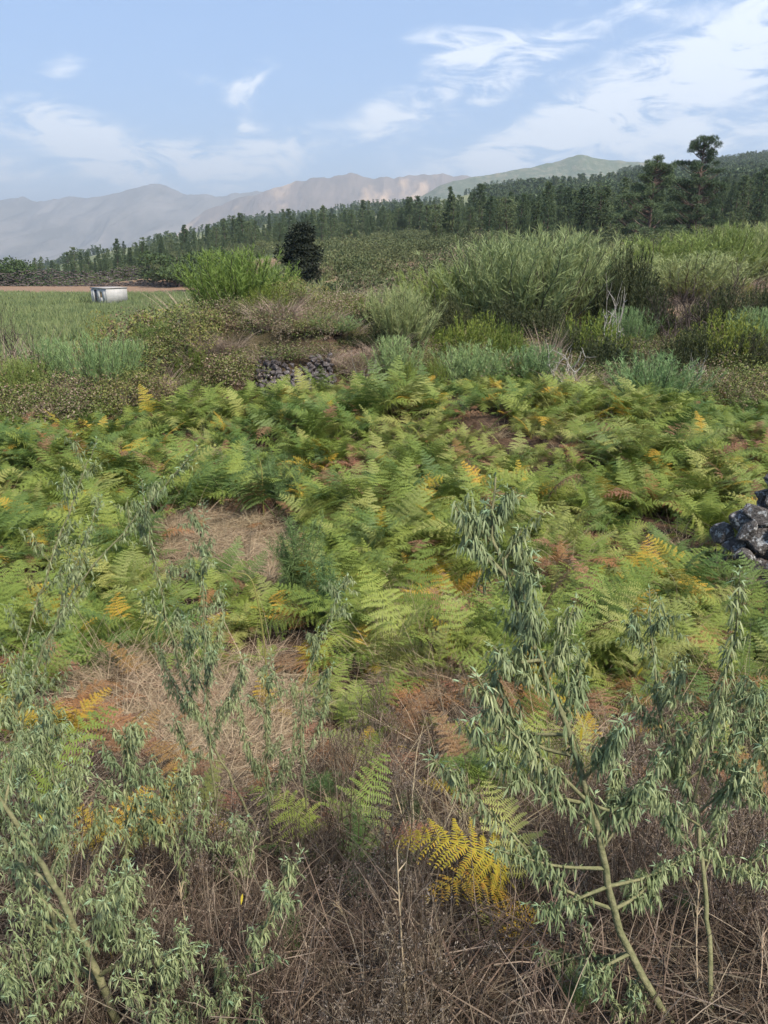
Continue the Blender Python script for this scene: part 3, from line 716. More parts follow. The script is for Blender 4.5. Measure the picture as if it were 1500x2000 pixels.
def forest():
    global rng
    rng = np.random.default_rng(99)
    pts = []
    # rows of trees: nearer and denser on the right, starting behind the field wall on the left
    for _ in range(9000):
        r = U(-.62, .66); y = 95 + (1 - math.sqrt(U(0, 1))) * 900 if U(0, 1) < .8 else U(95, 420)
        left = r < -.10
        start = 152 if r < -.12 else (150 - (r + .12) / .30 * 40 if r < .18 else 105)
        if y < start: continue
        x = r * y; z = gz(x, y)
        clear = vnoise(x / 55., y / 55., 8)
        if (y > 210 and clear > .50 and r < .32) or (y > 130 and clear > .72): continue
        if any((x - a) ** 2 + (y - b) ** 2 < (1.9 if y < 200 else 2.6) ** 2 for a, b, *_ in pts[-900:]): continue
        if left: h = U(2.4, 5.6) + (U(1.5, 4.5) if U(0, 1) < .22 else 0)
        else: h = U(2.6, 7.8) + (U(1, 2.6) if U(0, 1) < .10 else 0)
        pts.append((x, y, z, h, r))
    pts.sort(key=lambda q: q[1])
    inview = []; rest = []
    sky_ = {}
    for q in pts:
        px, py = pix(q[0], q[1], q[2] + q[3]); b = int(px // 9)
        size = q[3] / q[1]
        vis = sky_.get(b, 9999) - py         # how far its tip clears the rows in front
        if -10 < px < 1510 and vis > 7 and len(inview) < 285 and q[1] < 520:
            inview.append((q, px, py)); 
        else: rest.append(q)
        for k in (-1, 0, 1): sky_[b + k] = min(sky_.get(b + k, 9999), py + (6 if k else 0))
    roots = []
    for (x, y, z, h, r), px, py in inview:
        i = int(rng.integers(0, 7)) if h > 5 else int(rng.choice([0, 2, 4, 5]))
        s = h / 9.; w_ = s * U(.75, 1.45) * (1.3 if h < 5 else 1)
        if px < 330: zone = 'in the low wood behind the field wall at the left'
        elif px < 600: zone = 'in the wood between the field wall and the dark round tree'
        elif px < 900: zone = 'in the wood below the reddish mountain'
        elif px < 1230: zone = 'in the wood behind the big pale broom'
        else: zone = 'in the wood around the two tall pines at the right'
        far = 'small distant pine' if y > 240 else ('tall slim pine' if i in (3, 6) else ('low bushy pine' if h < 5 else 'dark green pine'))
        o = root('pine_tree', f'{far} {zone}', 'pine tree', (x, y, z - .1), U(0, 6.28), 'pines of the wood', (w_, w_, s))
        t, c = PINE[i]; part('trunk', t, o); roots.append(part('crown', c, o))
    n = len(rest); A = np.array(rest)
    protos = []
    seen = set()
    for c in roots:
        if c.data.name not in seen: seen.add(c.data.name); protos.append(c)
    # trees past counting: near ones borrow the full crowns, far ones a coarser crown
    near = A[:, 1] < 330
    I = rng.integers(0, len(protos), n)
    scatter('far_wood', 'dense hazy pine wood massed on the slope behind', protos, A[near, :3], np.stack([np.zeros(near.sum()), np.zeros(near.sum()), U(0, 6.28, near.sum())], 1), A[near, 3] / 9., I[near])
    fp = []
    ys = 330 + (1500 - 330) * U(0, 1, 15000) ** 1.15; rr_ = U(-.62, .75, 15000); xs = rr_ * ys
    keep = vnoise(xs / 120., ys / 160., 8) * .6 + vnoise(xs / 40., ys / 60., 9) * .4 < .42 + .35 * (rr_ > .28)
    xs, ys = xs[keep], ys[keep]; zs = ground(xs, ys); n2 = len(xs)
    o = root('pine_tree', 'single pine on the open far slope left of the small peak', 'pine tree', (*spot(700, 620)[:2], spot(700, 620)[2]), 0, 'pines of the wood', 1.0)
    part('trunk', FARP[0][0], o); c0 = part('crown', FARP[0][1], o)
    o = root('pine_tree', 'narrow lone pine on the open far slope under the scarred mountain', 'pine tree', spot(610, 560), 0, 'pines of the wood', 1.0)
    part('trunk', FARP[1][0], o); c1 = part('crown', FARP[1][1], o)
    o = root('pine_tree', 'broad lone pine on the far slope under the conical peak', 'pine tree', spot(1050, 560), 0, 'pines of the wood', 1.0)
    part('trunk', FARP[2][0], o); c2 = part('crown', FARP[2][1], o)
    scatter('hillside_wood', 'pale hazy pine wood covering the far hillside', [c0, c1, c2], np.stack([xs, ys, zs], 1), np.stack([np.zeros(n2), np.zeros(n2), U(0, 6.28, n2)], 1), U(.6, 1.15, n2), rng.integers(0, 3, n2))
forest()

def understory():
    global rng
    rng = np.random.default_rng(17)
    o = root('scrub_bush', 'rounded green bush at the foot of the wood behind the big pale broom', 'shrub', spot(905, 92), 0, None, 1.5)
    part('stems', SCRUB[0][0], o); a = part('foliage', SCRUB[0][1], o)
    o = root('scrub_bush', 'rounded dull bush at the foot of the wood right of the dark round tree', 'shrub', spot(660, 96), 0, None, 1.5)
    part('stems', SCRUB[3][0], o); b = part('foliage', SCRUB[3][1], o)
    n = 1900; y = 88 + 330 * U(0, 1, n) ** 1.6; r = U(-.62, .66, n); x = r * y
    keep = (y > np.interp(r, [-.7, -.13, -.11, .1, .18], [151, 151, 105, 92, 88]))
    x, y = x[keep], y[keep]; n = len(x)
    scatter('wood_understory', 'green scrub filling the ground under the pine wood', [a, b], np.stack([x, y, ground(x, y) - .1], 1), np.stack([U(-.2, .2, n), U(-.2, .2, n), U(0, 6.28, n)], 1), U(.9, 2.3, n), rng.integers(0, 2, n))

def special_trees():
    # the two tall pines at the right, with clumped crowns
    x, y, z = spot(1350, 96); H = height_to(256, y, 1380) - z; k = H / 12.
    cl = [(.1, 0, 11.3, .95, .75), (.85, .2, 10.5, .75, .7), (-.75, .1, 10.6, .7, .75), (.9, 0, 9.3, .55, .5), (-1.5, .3, 8.9, .75, .4), (-.7, -.3, 8.5, .6, .4), (1.0, .3, 8.3, .7, .35), (.2, .3, 9.9, .5, .5),
          (-1.9, 0, 7.0, .9, .4), (-.9, .3, 6.9, .9, .4), (.5, -.3, 7.2, .9, .45), (1.6, .2, 7.0, .9, .5), (2.5, 0, 6.7, .8, .5), (-2.2, .3, 5.6, .9, .45), (-1.0, -.4, 5.5, 1.0, .5), (.4, .4, 5.8, 1.0, .5), (1.5, 0, 5.6, .9, .5),
          (-1.9, 0, 4.3, 1.0, .5), (0, -.5, 4.2, 1.2, .6), (1.2, .4, 4.3, 1.1, .5), (-.8, .4, 3.0, 1.2, .6), (.9, -.4, 3.0, 1.2, .6), (0, 0, 1.9, 1.3, .6)]
    t, c = clump_tree('tall_pine', [tuple(np.array(q) * k * np.array([1.08, 1, 1, 1.15, .85])) for q in cl], [(0, 0, 0, .2 * k), (.1, 0, 5 * k, .14 * k), (.05, 0, 9 * k, .08 * k), (.1, 0, 11.6 * k, .03 * k)], M['pine'], n=900, leaf=.30, lw=.04, seed=5, split=6)
    o = root('pine_tree', 'tallest pine with an open clumped crown against the sky at the right', 'pine tree', (x, y, z - .1), 0, 'pines of the wood'); part('trunk', t, o); part('crown', c, o)
    x, y, z = spot(1262, 93); H = height_to(302, y, 1283) - z; k = H / 9.
    cl = [(.2, 0, 8.5, .6, .5), (-.5, .1, 8.0, .7, .5), (.9, 0, 7.9, .6, .45), (.3, .2, 7.3, .9, .5), (-.6, 0, 6.9, .7, .45), (1.4, .1, 7.5, .5, .35), (.8, -.2, 6.4, .9, .45), (-.3, .3, 6.0, .9, .5), (-2.1, 0, 5.2, .8, .3), (-1.1, 0, 5.3, .8, .35),
          (.9, .3, 5.0, 1.0, .6), (-.3, -.3, 4.6, 1.0, .6), (-1.5, .3, 3.8, 1.0, .5), (.8, 0, 3.6, 1.2, .6), (-3.2, 0, 3.6, .8, .28), (-2.3, 0, 3.5, .7, .25), (-.7, .4, 2.6, 1.3, .7), (1.1, -.3, 2.3, 1.3, .7), (0, 0, 1.4, 1.4, .6)]
    t, c = clump_tree('broad_pine', [tuple(np.array(q) * k * np.array([1.08, 1, 1, 1.15, .85])) for q in cl], [(0, 0, 0, .2 * k), (.05, 0, 4 * k, .14 * k), (.1, 0, 7 * k, .08 * k), (.2, 0, 8.6 * k, .03 * k)], M['pine'], n=900, leaf=.30, lw=.04, seed=6, split=6)
    o = root('pine_tree', 'second tallest pine with a ragged leaning crown left of the tallest', 'pine tree', (x, y, z - .1), 0, 'pines of the wood'); part('trunk', t, o); part('crown', c, o)
    # the dense dark tree behind the bright broom
    x, y, z = spot(590, 50); H = height_to(434, y, 592) - z; d_ = y * CP - z * SP; w = 92 / F * d_ / 2
    cl = []; rr = random.Random(2)
    for i in range(46):
        u = rr.uniform(.08, .93); rad = w * (1.0 * (math.sin(math.pi * min(1, u * .82 + .16)) ** .55)) * (1 if u < .6 else 1 - .75 * (u - .6)); a = rr.uniform(0, 6.28); q = rr.uniform(.35, .78)
        cl.append((math.cos(a) * rad * q, math.sin(a) * rad * q, u * H, w * rr.uniform(.26, .42), w * rr.uniform(.2, .34)))
    cl += [(.18 * w, 0, .93 * H, .42 * w, .3 * w), (.1 * w, 0, .6 * H, .6 * w, .8 * w), (0, 0, .35 * H, .75 * w, .9 * w), (-.2 * w, 0, .8 * H, .4 * w, .4 * w)]
    t, c = clump_tree('round_tree', cl, [(0, 0, 0, .16), (0, 0, .5 * H, .1), (0, 0, .9 * H, .03)], M['evergreen'], n=520, leaf=.20, lw=.07, seed=8, up=.25)
    o = root('evergreen_tree', 'dense blackish round evergreen tree behind the bright green broom', 'tree', (x, y, z - .1)); part('trunk', t, o); part('crown', c, o)
    # broadleaf trees at the end of the field wall
    for j, (px, Yd, top, wpx, lb) in enumerate([(350, 141, 486, 100, 'dark broadleaf tree at the right end of the field wall'), (425, 139, 482, 110, 'dark spreading tree just left of the bright green broom'), (30, 150, 497, 90, 'dark bushy tree above the field wall at the left edge'),
                                               (395, 128, 508, 110, 'low dark bush under the tree at the end of the field wall')]):
        x, y, z = spot(px, Yd); H = height_to(top, y, px) - z; w = wpx / F * Yd / 2; rr = random.Random(20 + j)
        cl = [(rr.gauss(0, .45) * w, rr.gauss(0, .35) * w, H * rr.uniform(.3, .85), w * rr.uniform(.3, .5), H * rr.uniform(.12, .2)) for _ in range(16)]
        t, c = clump_tree('broadleaf%d' % j, cl, [(0, 0, 0, .2), (0, 0, .5 * H, .12), (0, 0, .8 * H, .04)], M['hedge'], n=110, leaf=.45, lw=.22, seed=30 + j, up=.1)
        o = root('broadleaf_tree', lb, 'tree', (x, y, z - .1)); part('trunk', t, o); part('crown', c, o)
special_trees()

# ------------------------------------------------------------------ middle distance: brooms, heaths, brambles, dead grass
BROOM = {'bright': [broom_meshes('bright_broom', M['broom_bright'], 210, 100, .60, 101, fine=.0070)],
         'sage': [broom_meshes('sage_broom%d' % i, M['broom_sage'], 240, 110, .58, 110 + i, fine=.0055) for i in range(3)],
         'blue': [broom_meshes('blue_broom%d' % i, M['broom_blue'], 120, 80, .60, 120 + i, fine=.0075) for i in range(2)],
         'green': [broom_meshes('green_broom', M['broom_fresh'], 200, 110, .62, 130, fine=.0058)]}
HEATH = {'dark': [heath_meshes('dark_heath%d' % i, M['heath_dark'], 520, 140 + i) for i in range(2)], 'green': [heath_meshes('green_heath%d' % i, M['heath'], 230, 150 + i) for i in range(2)]}
BRAM = {'mix': [leafy_meshes('bramble%d' % i, [M['bramble_g'], M['bramble_b'], M['bramble_g'], M['bush_yellow']], 5200, 160 + i, leaf=(.03, .065), lumps=22, canes=70) for i in range(3)],
        'brown': [leafy_meshes('brown_bramble%d' % i, [M['bramble_b'], M['bramble_g'], M['deadgrass'], M['bramble_g']], 4600, 170 + i, leaf=(.03, .06), lumps=20, canes=80) for i in range(2)],
        'yellow': [leafy_meshes('yellow_bush', [M['bush_yellow'], M['bramble_g'], M['bush_yellow']], 4200, 180, leaf=(.03, .07), lumps=20)]}
SCRUB = [leafy_meshes('scrub%d' % i, [M['scrub'], M['scrub'] if i != 1 else M['scrub_brown']], 1700, 190 + i, leaf=(.05, .11), canes=12) for i in range(4)]
DGRASS = [arcgrass_mesh('dead_grass_clump%d' % i, M['deadgrass'], 420, 200 + i, w=.012) for i in range(3)]
TWIGD = [twigs_mesh('bare_twigs%d' % i, M['twig_dark'], 210 + i, r0=.022) for i in range(3)]
TWIGP = [twigs_mesh('pale_twigs%d' % i, M['twig_pale'], 220 + i, r0=.016, depth=3, wild=.6) for i in range(2)]

_bounds = {}
def bounds(me):
    if me.name not in _bounds:
        v = np.zeros(len(me.vertices) * 3); me.vertices.foreach_get('co', v); v = v.reshape(-1, 3)
        _bounds[me.name] = (np.percentile(v[:, 2], 99.3), np.percentile(np.abs(v[:, :2]), 97))
    return _bounds[me.name]
def shrub(kind, v, px, top, wpx, Yd, label, cat='shrub', name=None, group=None):
    fam = dict(bright=BROOM, sage=BROOM, blue=BROOM, gbroom=BROOM, dheath=HEATH, heath=HEATH, mix=BRAM, brown=BRAM, yellow=BRAM)
    x, y, z = spot(px, Yd); H = max(.25, height_to(top, y, px) - z); W = wpx / F * (y * CP - z * SP) / 2
    rz = U(0, 6.28)
    if kind in fam:
        key = {'gbroom': 'green', 'dheath': 'dark', 'heath': 'green'}.get(kind, kind)
        ms = fam[kind][key]; st, fo = ms[v % len(ms)]
        h0, w0 = bounds(fo)
        nm = name or {'bright': 'broom_bush', 'sage': 'broom_bush', 'blue': 'broom_bush', 'gbroom': 'broom_bush', 'dheath': 'heath_bush', 'heath': 'heath_bush'}.get(kind, 'bramble_bush')
        o = root(nm, label, cat, (x, y, z - .04), rz, group, (W / w0, W / w0, H / h0))
        part('stems', st, o); part('foliage', fo, o)
    elif kind == 'dgrass':
        o = part(name or 'dead_grass_clump', DGRASS[v % 3], None, (x, y, z - .02), (0, 0, rz), (W / bounds(DGRASS[v % 3])[1],) * 2 + (H / bounds(DGRASS[v % 3])[0],)); tag(o, label, cat, group)
    elif kind == 'twigd':
        o = part(name or 'bare_shrub', TWIGD[v % 3], None, (x, y, z - .02), (0, 0, rz), (W / bounds(TWIGD[v % 3])[1],) * 2 + (H / bounds(TWIGD[v % 3])[0],)); tag(o, label, cat, group)
    elif kind == 'twigp':
        o = part(name or 'dead_branch', TWIGP[v % 2], None, (x, y, z - .02), (0, 0, rz), (W / bounds(TWIGP[v % 2])[1],) * 2 + (H / bounds(TWIGP[v % 2])[0],)); tag(o, label, cat, group)
    return o

rng = np.random.default_rng(5)
for a in [
    ('bright', 0, 476, 490, 180, 21.0, 'bright yellow-green broom bush on the bank left of the dark round tree'),
    ('blue', 0, 205, 648, 120, 16.6, 'blue-green broom in front of the brambles at the left'),
    ('blue', 1, 110, 660, 90, 17.2, 'wispy blue-green broom near the left edge below the field'),
    ('sage', 0, 1005, 462, 240, 24, 'big pale broom, left half of the large clump in the middle'),
    ('sage', 1, 1090, 452, 190, 25.5, 'big pale broom, right half of the large clump beside the dark heath'),
    ('gbroom', 0, 880, 520, 180, 25, 'fresh green broom left of the big pale broom'),
    ('sage', 2, 785, 560, 125, 19.6, 'grey-green upright broom between the dark heath and the fresh green broom'),
    ('sage', 1, 1235, 480, 130, 41, 'pale broom behind the dark heath, in front of the pines'),
    ('gbroom', 0, 1305, 462, 190, 37, 'pale green broom behind the bare dark shrubs'),
    ('sage', 0, 1345, 495, 180, 33, 'spreading pale broom above the dry grass slope at the right'),
    ('gbroom', 0, 1400, 442, 150, 38, 'yellow-green broom below the tallest pine'),
    ('sage', 2, 1475, 438, 150, 43, 'pale broom at the right edge below the pines'),
    ('sage', 2, 1170, 505, 110, 30, 'small pale broom tucked behind the dark heath'),
    ('blue', 0, 648, 612, 105, 18.9, 'thin blue-green broom beside the stone heap'),
    ('blue', 1, 772, 655, 90, 17.7, 'small blue-green broom below the grey-green upright broom'),
    ('blue', 0, 920, 668, 130, 17.3, 'feathery blue-green broom in front of the yellow-green heath'),
    ('blue', 1, 1035, 672, 125, 17.4, 'feathery blue-green broom below the big pale broom'),
    ('blue', 0, 1275, 688, 165, 15.0, 'turquoise-green broom standing in the ferns at the right'),
    ('blue', 1, 1462, 600, 85, 20.5, 'thin upright blue-green broom near the right edge'),
    ('blue', 1, 1225, 600, 90, 21.0, 'wispy broom around the pale dead branch at the dark heath'),
    ('dheath', 0, 1216, 488, 140, 23.2, 'tall dark brown-green heath right of the big pale broom'),
    ('dheath', 1, 1255, 556, 110, 22.6, 'lower dark heath leaning to the bare shrubs'),
    ('dheath', 0, 712, 605, 110, 19.8, 'dark heath right of the stone heap'),
    ('dheath', 1, 690, 655, 100, 19.0, 'low black-green heath at the end of the low stone wall'),
    ('heath', 0, 925, 610, 150, 19.2, 'yellow-green heath below the fresh green broom'),
    ('heath', 1, 985, 630, 90, 18.8, 'small yellow-green heath right of its larger neighbour'),
    ('heath', 1, 1145, 612, 150, 19.3, 'yellow-green heath below the tall dark heath'),
    ('dheath', 1, 1060, 600, 140, 21.5, 'shaded dark heath under the big pale broom'),
    ('dheath', 0, 870, 580, 110, 22.0, 'dark heath under the fresh green broom'),
    ('heath', 0, 1410, 608, 170, 18.8, 'yellow-green heath beside the bare shrubs at the right'),
    ('dheath', 0, 1488, 555, 110, 23.5, 'dark heath at the right edge below the dry slope'),
    ('dheath', 1, 1345, 640, 130, 18.6, 'dark heath behind the whitish dead twigs'),
    ('dheath', 0, 1180, 660, 130, 18.2, 'low dark heath behind the reddish dead ferns'),
    ('heath', 0, 848, 698, 60, 16.6, 'small yellowish heath tuft at the back edge of the ferns'),
    ('heath', 1, 795, 702, 48, 16.8, 'tiny brownish heath tuft at the back edge of the ferns'),
    ('dheath', 1, 760, 640, 120, 19.2, 'black-green heath behind the small blue-green broom'),
    ('dheath', 0, 985, 585, 130, 21.8, 'dark heath in the shade of the big pale broom, left side'),
    ('dheath', 1, 1110, 640, 120, 18.9, 'dark heath between the two yellow-green heaths'),
    ('dheath', 0, 1400, 560, 130, 22.8, 'dark heath on the slope behind the bare shrubs'),
    ('dheath', 1, 1450, 650, 120, 18.2, 'low dark heath at the right edge above the ferns'),
    ('dheath', 0, 600, 600, 60, 21.6, 'dark heath over the stone heap'),
    ('mix', 0, 300, 600, 180, 20.0, 'bramble thicket on the bank below the hut'),
    ('mix', 1, 405, 588, 200, 20.6, 'brown-green bramble thicket left of the bright green broom'),
    ('brown', 0, 475, 640, 150, 19.0, 'reddish bramble in front of the bright green broom'),
    ('brown', 1, 560, 662, 150, 18.0, 'dry brown bramble above the low stone wall'),
    ('brown', 0, 628, 664, 120, 18.1, 'brown bramble above the right end of the low wall'),
    ('mix', 2, 598, 640, 130, 18.9, 'bramble between the stone heap and the low wall'),
    ('mix', 2, 335, 665, 190, 18.0, 'green bramble at the foot of the bank, left of the low wall'),
    ('mix', 0, 420, 690, 140, 17.4, 'low bramble spilling into the ferns left of the low wall'),
    ('brown', 1, 65, 680, 170, 17.0, 'brown bramble at the left edge above the ferns'),
    ('brown', 0, 165, 715, 160, 16.2, 'brown bramble below the blue-green brooms at the left'),
    ('mix', 1, 265, 720, 140, 16.4, 'dark green bramble at the back of the ferns on the left'),
    ('mix', 1, -40, 700, 140, 17.5, 'bramble cut by the left edge of the view'),
    ('gbroom', 0, 322, 628, 90, 19.0, 'fresh green broom among the brambles below the hut'),
    ('blue', 1, 262, 662, 80, 17.4, 'slim blue-green broom right of the broom in front of the brambles'),
    ('heath', 0, 385, 676, 90, 17.6, 'yellow-green heath at the foot of the bramble bank'),
    ('gbroom', 0, 45, 700, 90, 16.4, 'green broom at the left edge above the ferns'),
    ('yellow', 0, 232, 612, 120, 21.5, 'yellow-green bush on the bank in front of the field'),
    ('yellow', 0, 178, 640, 90, 20.5, 'small yellowing bush at the left end of the bank'),
]:
    shrub(*a)
for a in [
    ('dgrass', 0, 655, 552, 150, 23.5, 'arching clump of dead pale grass right of the bright green broom'),
    ('dgrass', 1, 705, 555, 110, 25.0, 'dead grey-brown grass clump left of the dark heath'),
    ('dgrass', 2, 395, 562, 150, 21.8, 'dry grass tops standing above the brambles'),
    ('dgrass', 0, 340, 585, 110, 21.5, 'thin dry grass above the bramble thicket below the hut'),
    ('dgrass', 1, 15, 648, 110, 18.5, 'pale dry grass at the left edge'),
    ('dgrass', 0, 85, 640, 80, 19.5, 'dry grass wisps behind the blue-green brooms'),
    ('dgrass', 2, 560, 590, 60, 20.6, 'pale grass tuft hanging over the stone heap'),
    ('dgrass', 1, 610, 640, 80, 19.6, 'dry grass tuft between the stone heap and the low wall'),
    ('dgrass', 2, 585, 652, 130, 18.6, 'dry grass on the bank between the low wall and the stone heap'),
    ('dgrass', 0, 520, 668, 100, 17.8, 'dry grass on top of the left part of the low wall'),
    ('dgrass', 1, 640, 672, 110, 17.9, 'dry grass on top of the right part of the low wall'),
    ('dgrass', 2, 1065, 630, 70, 18.0, 'tall straw-coloured grass in front of the heath'),
    ('dgrass', 1, 1330, 575, 120, 23.5, 'brown grass clump among the bare dark shrubs'),
    ('dgrass', 0, 1440, 530, 160, 34, 'dry grass on the slope at the right'),
    ('dgrass', 2, 1120, 715, 120, 16.2, 'reddish dry grass behind the ferns'),
]:
    shrub(*a, cat='grass')
for a in [
    ('twigd', 0, 1295, 562, 120, 20.6, 'black bare shrub right of the tall dark heath'),
    ('twigd', 1, 1370, 520, 160, 22.0, 'larger bare shrub with dark branches on the dry slope'),
    ('twigd', 2, 1440, 500, 120, 26.0, 'bare grey-brown shrub near the right edge'),
    ('twigd', 1, 1225, 640, 130, 19.2, 'low black branches under the tall dark heath'),
    ('twigd', 0, 35, 588, 80, 22.0, 'bare brown bush in front of the field at the left edge'),
    ('twigd', 2, 710, 590, 70, 20.4, 'thin bare twigs over the dark heath'),
    ('twigd', 0, 1490, 640, 110, 18.0, 'grey bare twigs at the right edge'),
]:
    shrub(*a, cat='shrub')
for a in [
    ('twigp', 0, 1345, 686, 60, 15.9, 'whitish dead twigs beside the turquoise-green broom'),
    ('twigp', 1, 1197, 545, 50, 20.3, 'pale dead branch standing in front of the tall dark heath'),
    ('twigp', 0, 715, 690, 50, 17.3, 'pale dead stick at the end of the low stone wall'),
    ('twigp', 1, 1110, 668, 90, 16.8, 'pale arching dead branch below the heath'),
    ('twigp', 0, 610, 650, 40, 19.0, 'bleached stick leaning by the stone heap'),
    ('twigp', 1, 358, 615, 45, 18.8, 'two pale dry stalks in front of the brambles'),
]:
    shrub(*a, cat='branch')

understory()
def mid_scrub():
    global rng
    rng = np.random.default_rng(77); k = 0
    for i in range(420):
        r = U(-.13, .50); y = U(27, 112); x = r * y; z = gz(x, y); px, py = pix(x, y, z)
        if px < 560 or px > 1520: continue
        if px > 1180 and y < 45 and U(0, 1) < .85: continue
        if k >= 200: break
        h = U(.7, 1.7) * (1 + (y - 30) / 110); w = h * U(.6, 1.1)
        t, f = SCRUB[int(rng.integers(0, 4))]
        zone = 'between the dark round tree and the pines' if px < 760 else ('behind the big pale broom' if px < 1150 else 'on the dry slope below the tall pines')
        size = 'low' if h < 1.5 else 'taller'
        o = root('scrub_bush', f'{size} dull green scrub bush {zone}', 'shrub', (x, y, z - .05), U(0, 6.28), 'scrub in front of the wood', (w / bounds(f)[1], w / bounds(f)[1], h / bounds(f)[0]))
        part('stems', t, o); part('foliage', f, o); k += 1
mid_scrub()

# field grass: low tufts nobody could count
def field_grass():
    global rng
    rng = np.random.default_rng(31); g = MB(); n = 70
    a = U(0, 6.28, n); r = np.sqrt(U(0, 1, n)) * .7
    blades(g, np.stack([np.cos(a) * r, np.sin(a) * r, np.zeros(n)], 1), rng.normal(0, .45, (n, 3)) + [0, 0, 1], U(.25, .6, n), U(.04, .08, n), None, (1, .8, .2))
    me = g.mesh('field_tuft', M['field'])
    n = 9000; y = U(30, 119, n); r = U(-.62, -.08, n); x = r * y
    keep = (vnoise(x / 7, y / 9, 3) > .22) & (y + 4 * vnoise(x / 6, y / 6, 4) < 119)
    keep &= ~((np.abs(x - spot(210, 97)[0]) < 4.2) & (np.abs(y - 97) < 6.5))
    x, y = x[keep], y[keep]; n = len(x)
    x0, y0, z0 = spot(150, 88)
    o = tag(part('grass_tuft', me, None, (x0, y0, z0), (0, 0, .3), 1.5), 'taller tuft of green grass in the field left of the hut', 'grass')
    scatter('field_grass', 'soft green grass of the field around the hut', [o], np.stack([x, y, ground(x, y) - .02], 1), np.stack([U(-.1, .1, n), U(-.1, .1, n), U(0, 6.28, n)], 1), U(.8, 1.7, n), np.zeros(n))
    x1, y1, z1 = spot(168, 96)
    shrub('dheath', 0, 168, 589, 20, 96, 'small dark bush at the left corner of the hut')
field_grass()

# ------------------------------------------------------------------ the bracken bed
SHAPES = [(.15, 1.55, .0), (.35, 1.95, .05), (.05, 1.05, -.08), (.45, 1.35, .07), (.2, 2.35, -.05)]
FR = {}
base_fr = [frond_mesh('frond_%d' % i, 300 + i, a, b, M['fern'], twist=c) for i, (a, b, c) in enumerate(SHAPES)]
for k in ('fern', 'fern_deep', 'fern_pale', 'fern_yellow', 'fern_orange', 'fern_brown'):
    FR[k] = []
    for me in base_fr:
        m2 = me if k == 'fern' else me.copy()
        if k != 'fern': m2.materials.clear(); m2.materials.append(M[k])
        m2.name = k + '_frond'; FR[k].append(m2)
STRAW = [(430, 1048, 145, 66, 1.), (520, 1105, 60, 66, 1.), (380, 1430, 200, 105, 1.), (480, 1370, 100, 66, 1.), (250, 1350, 110, 60, .7), (790, 1230, 60, 80, .8), (860, 1330, 120, 60, .6)]
BROWN = [(1150, 1120, 110, 50, .8), (900, 1180, 130, 70, .55), (860, 1400, 170, 110, .7), (1280, 1420, 160, 130, .8), (1440, 1400, 120, 120, .7), (690, 940, 70, 35, .9), (600, 1260, 90, 90, .6),
         (1150, 740, 110, 30, .9), (110, 760, 90, 40, .8), (300, 720, 150, 30, .8), (1470, 900, 60, 60, .8), (210, 1370, 120, 90, .6), (770, 1560, 160, 70, .6)]
def zone_mask(zs, px, py):
    m = np.zeros(np.shape(px))
    for a, b, c, d, s in zs: m = np.maximum(m, s * np.exp(-(((px - a) / c) ** 2 + ((py - b) / d) ** 2) ** 1.6))
    return m
FERN_PROTO = {}
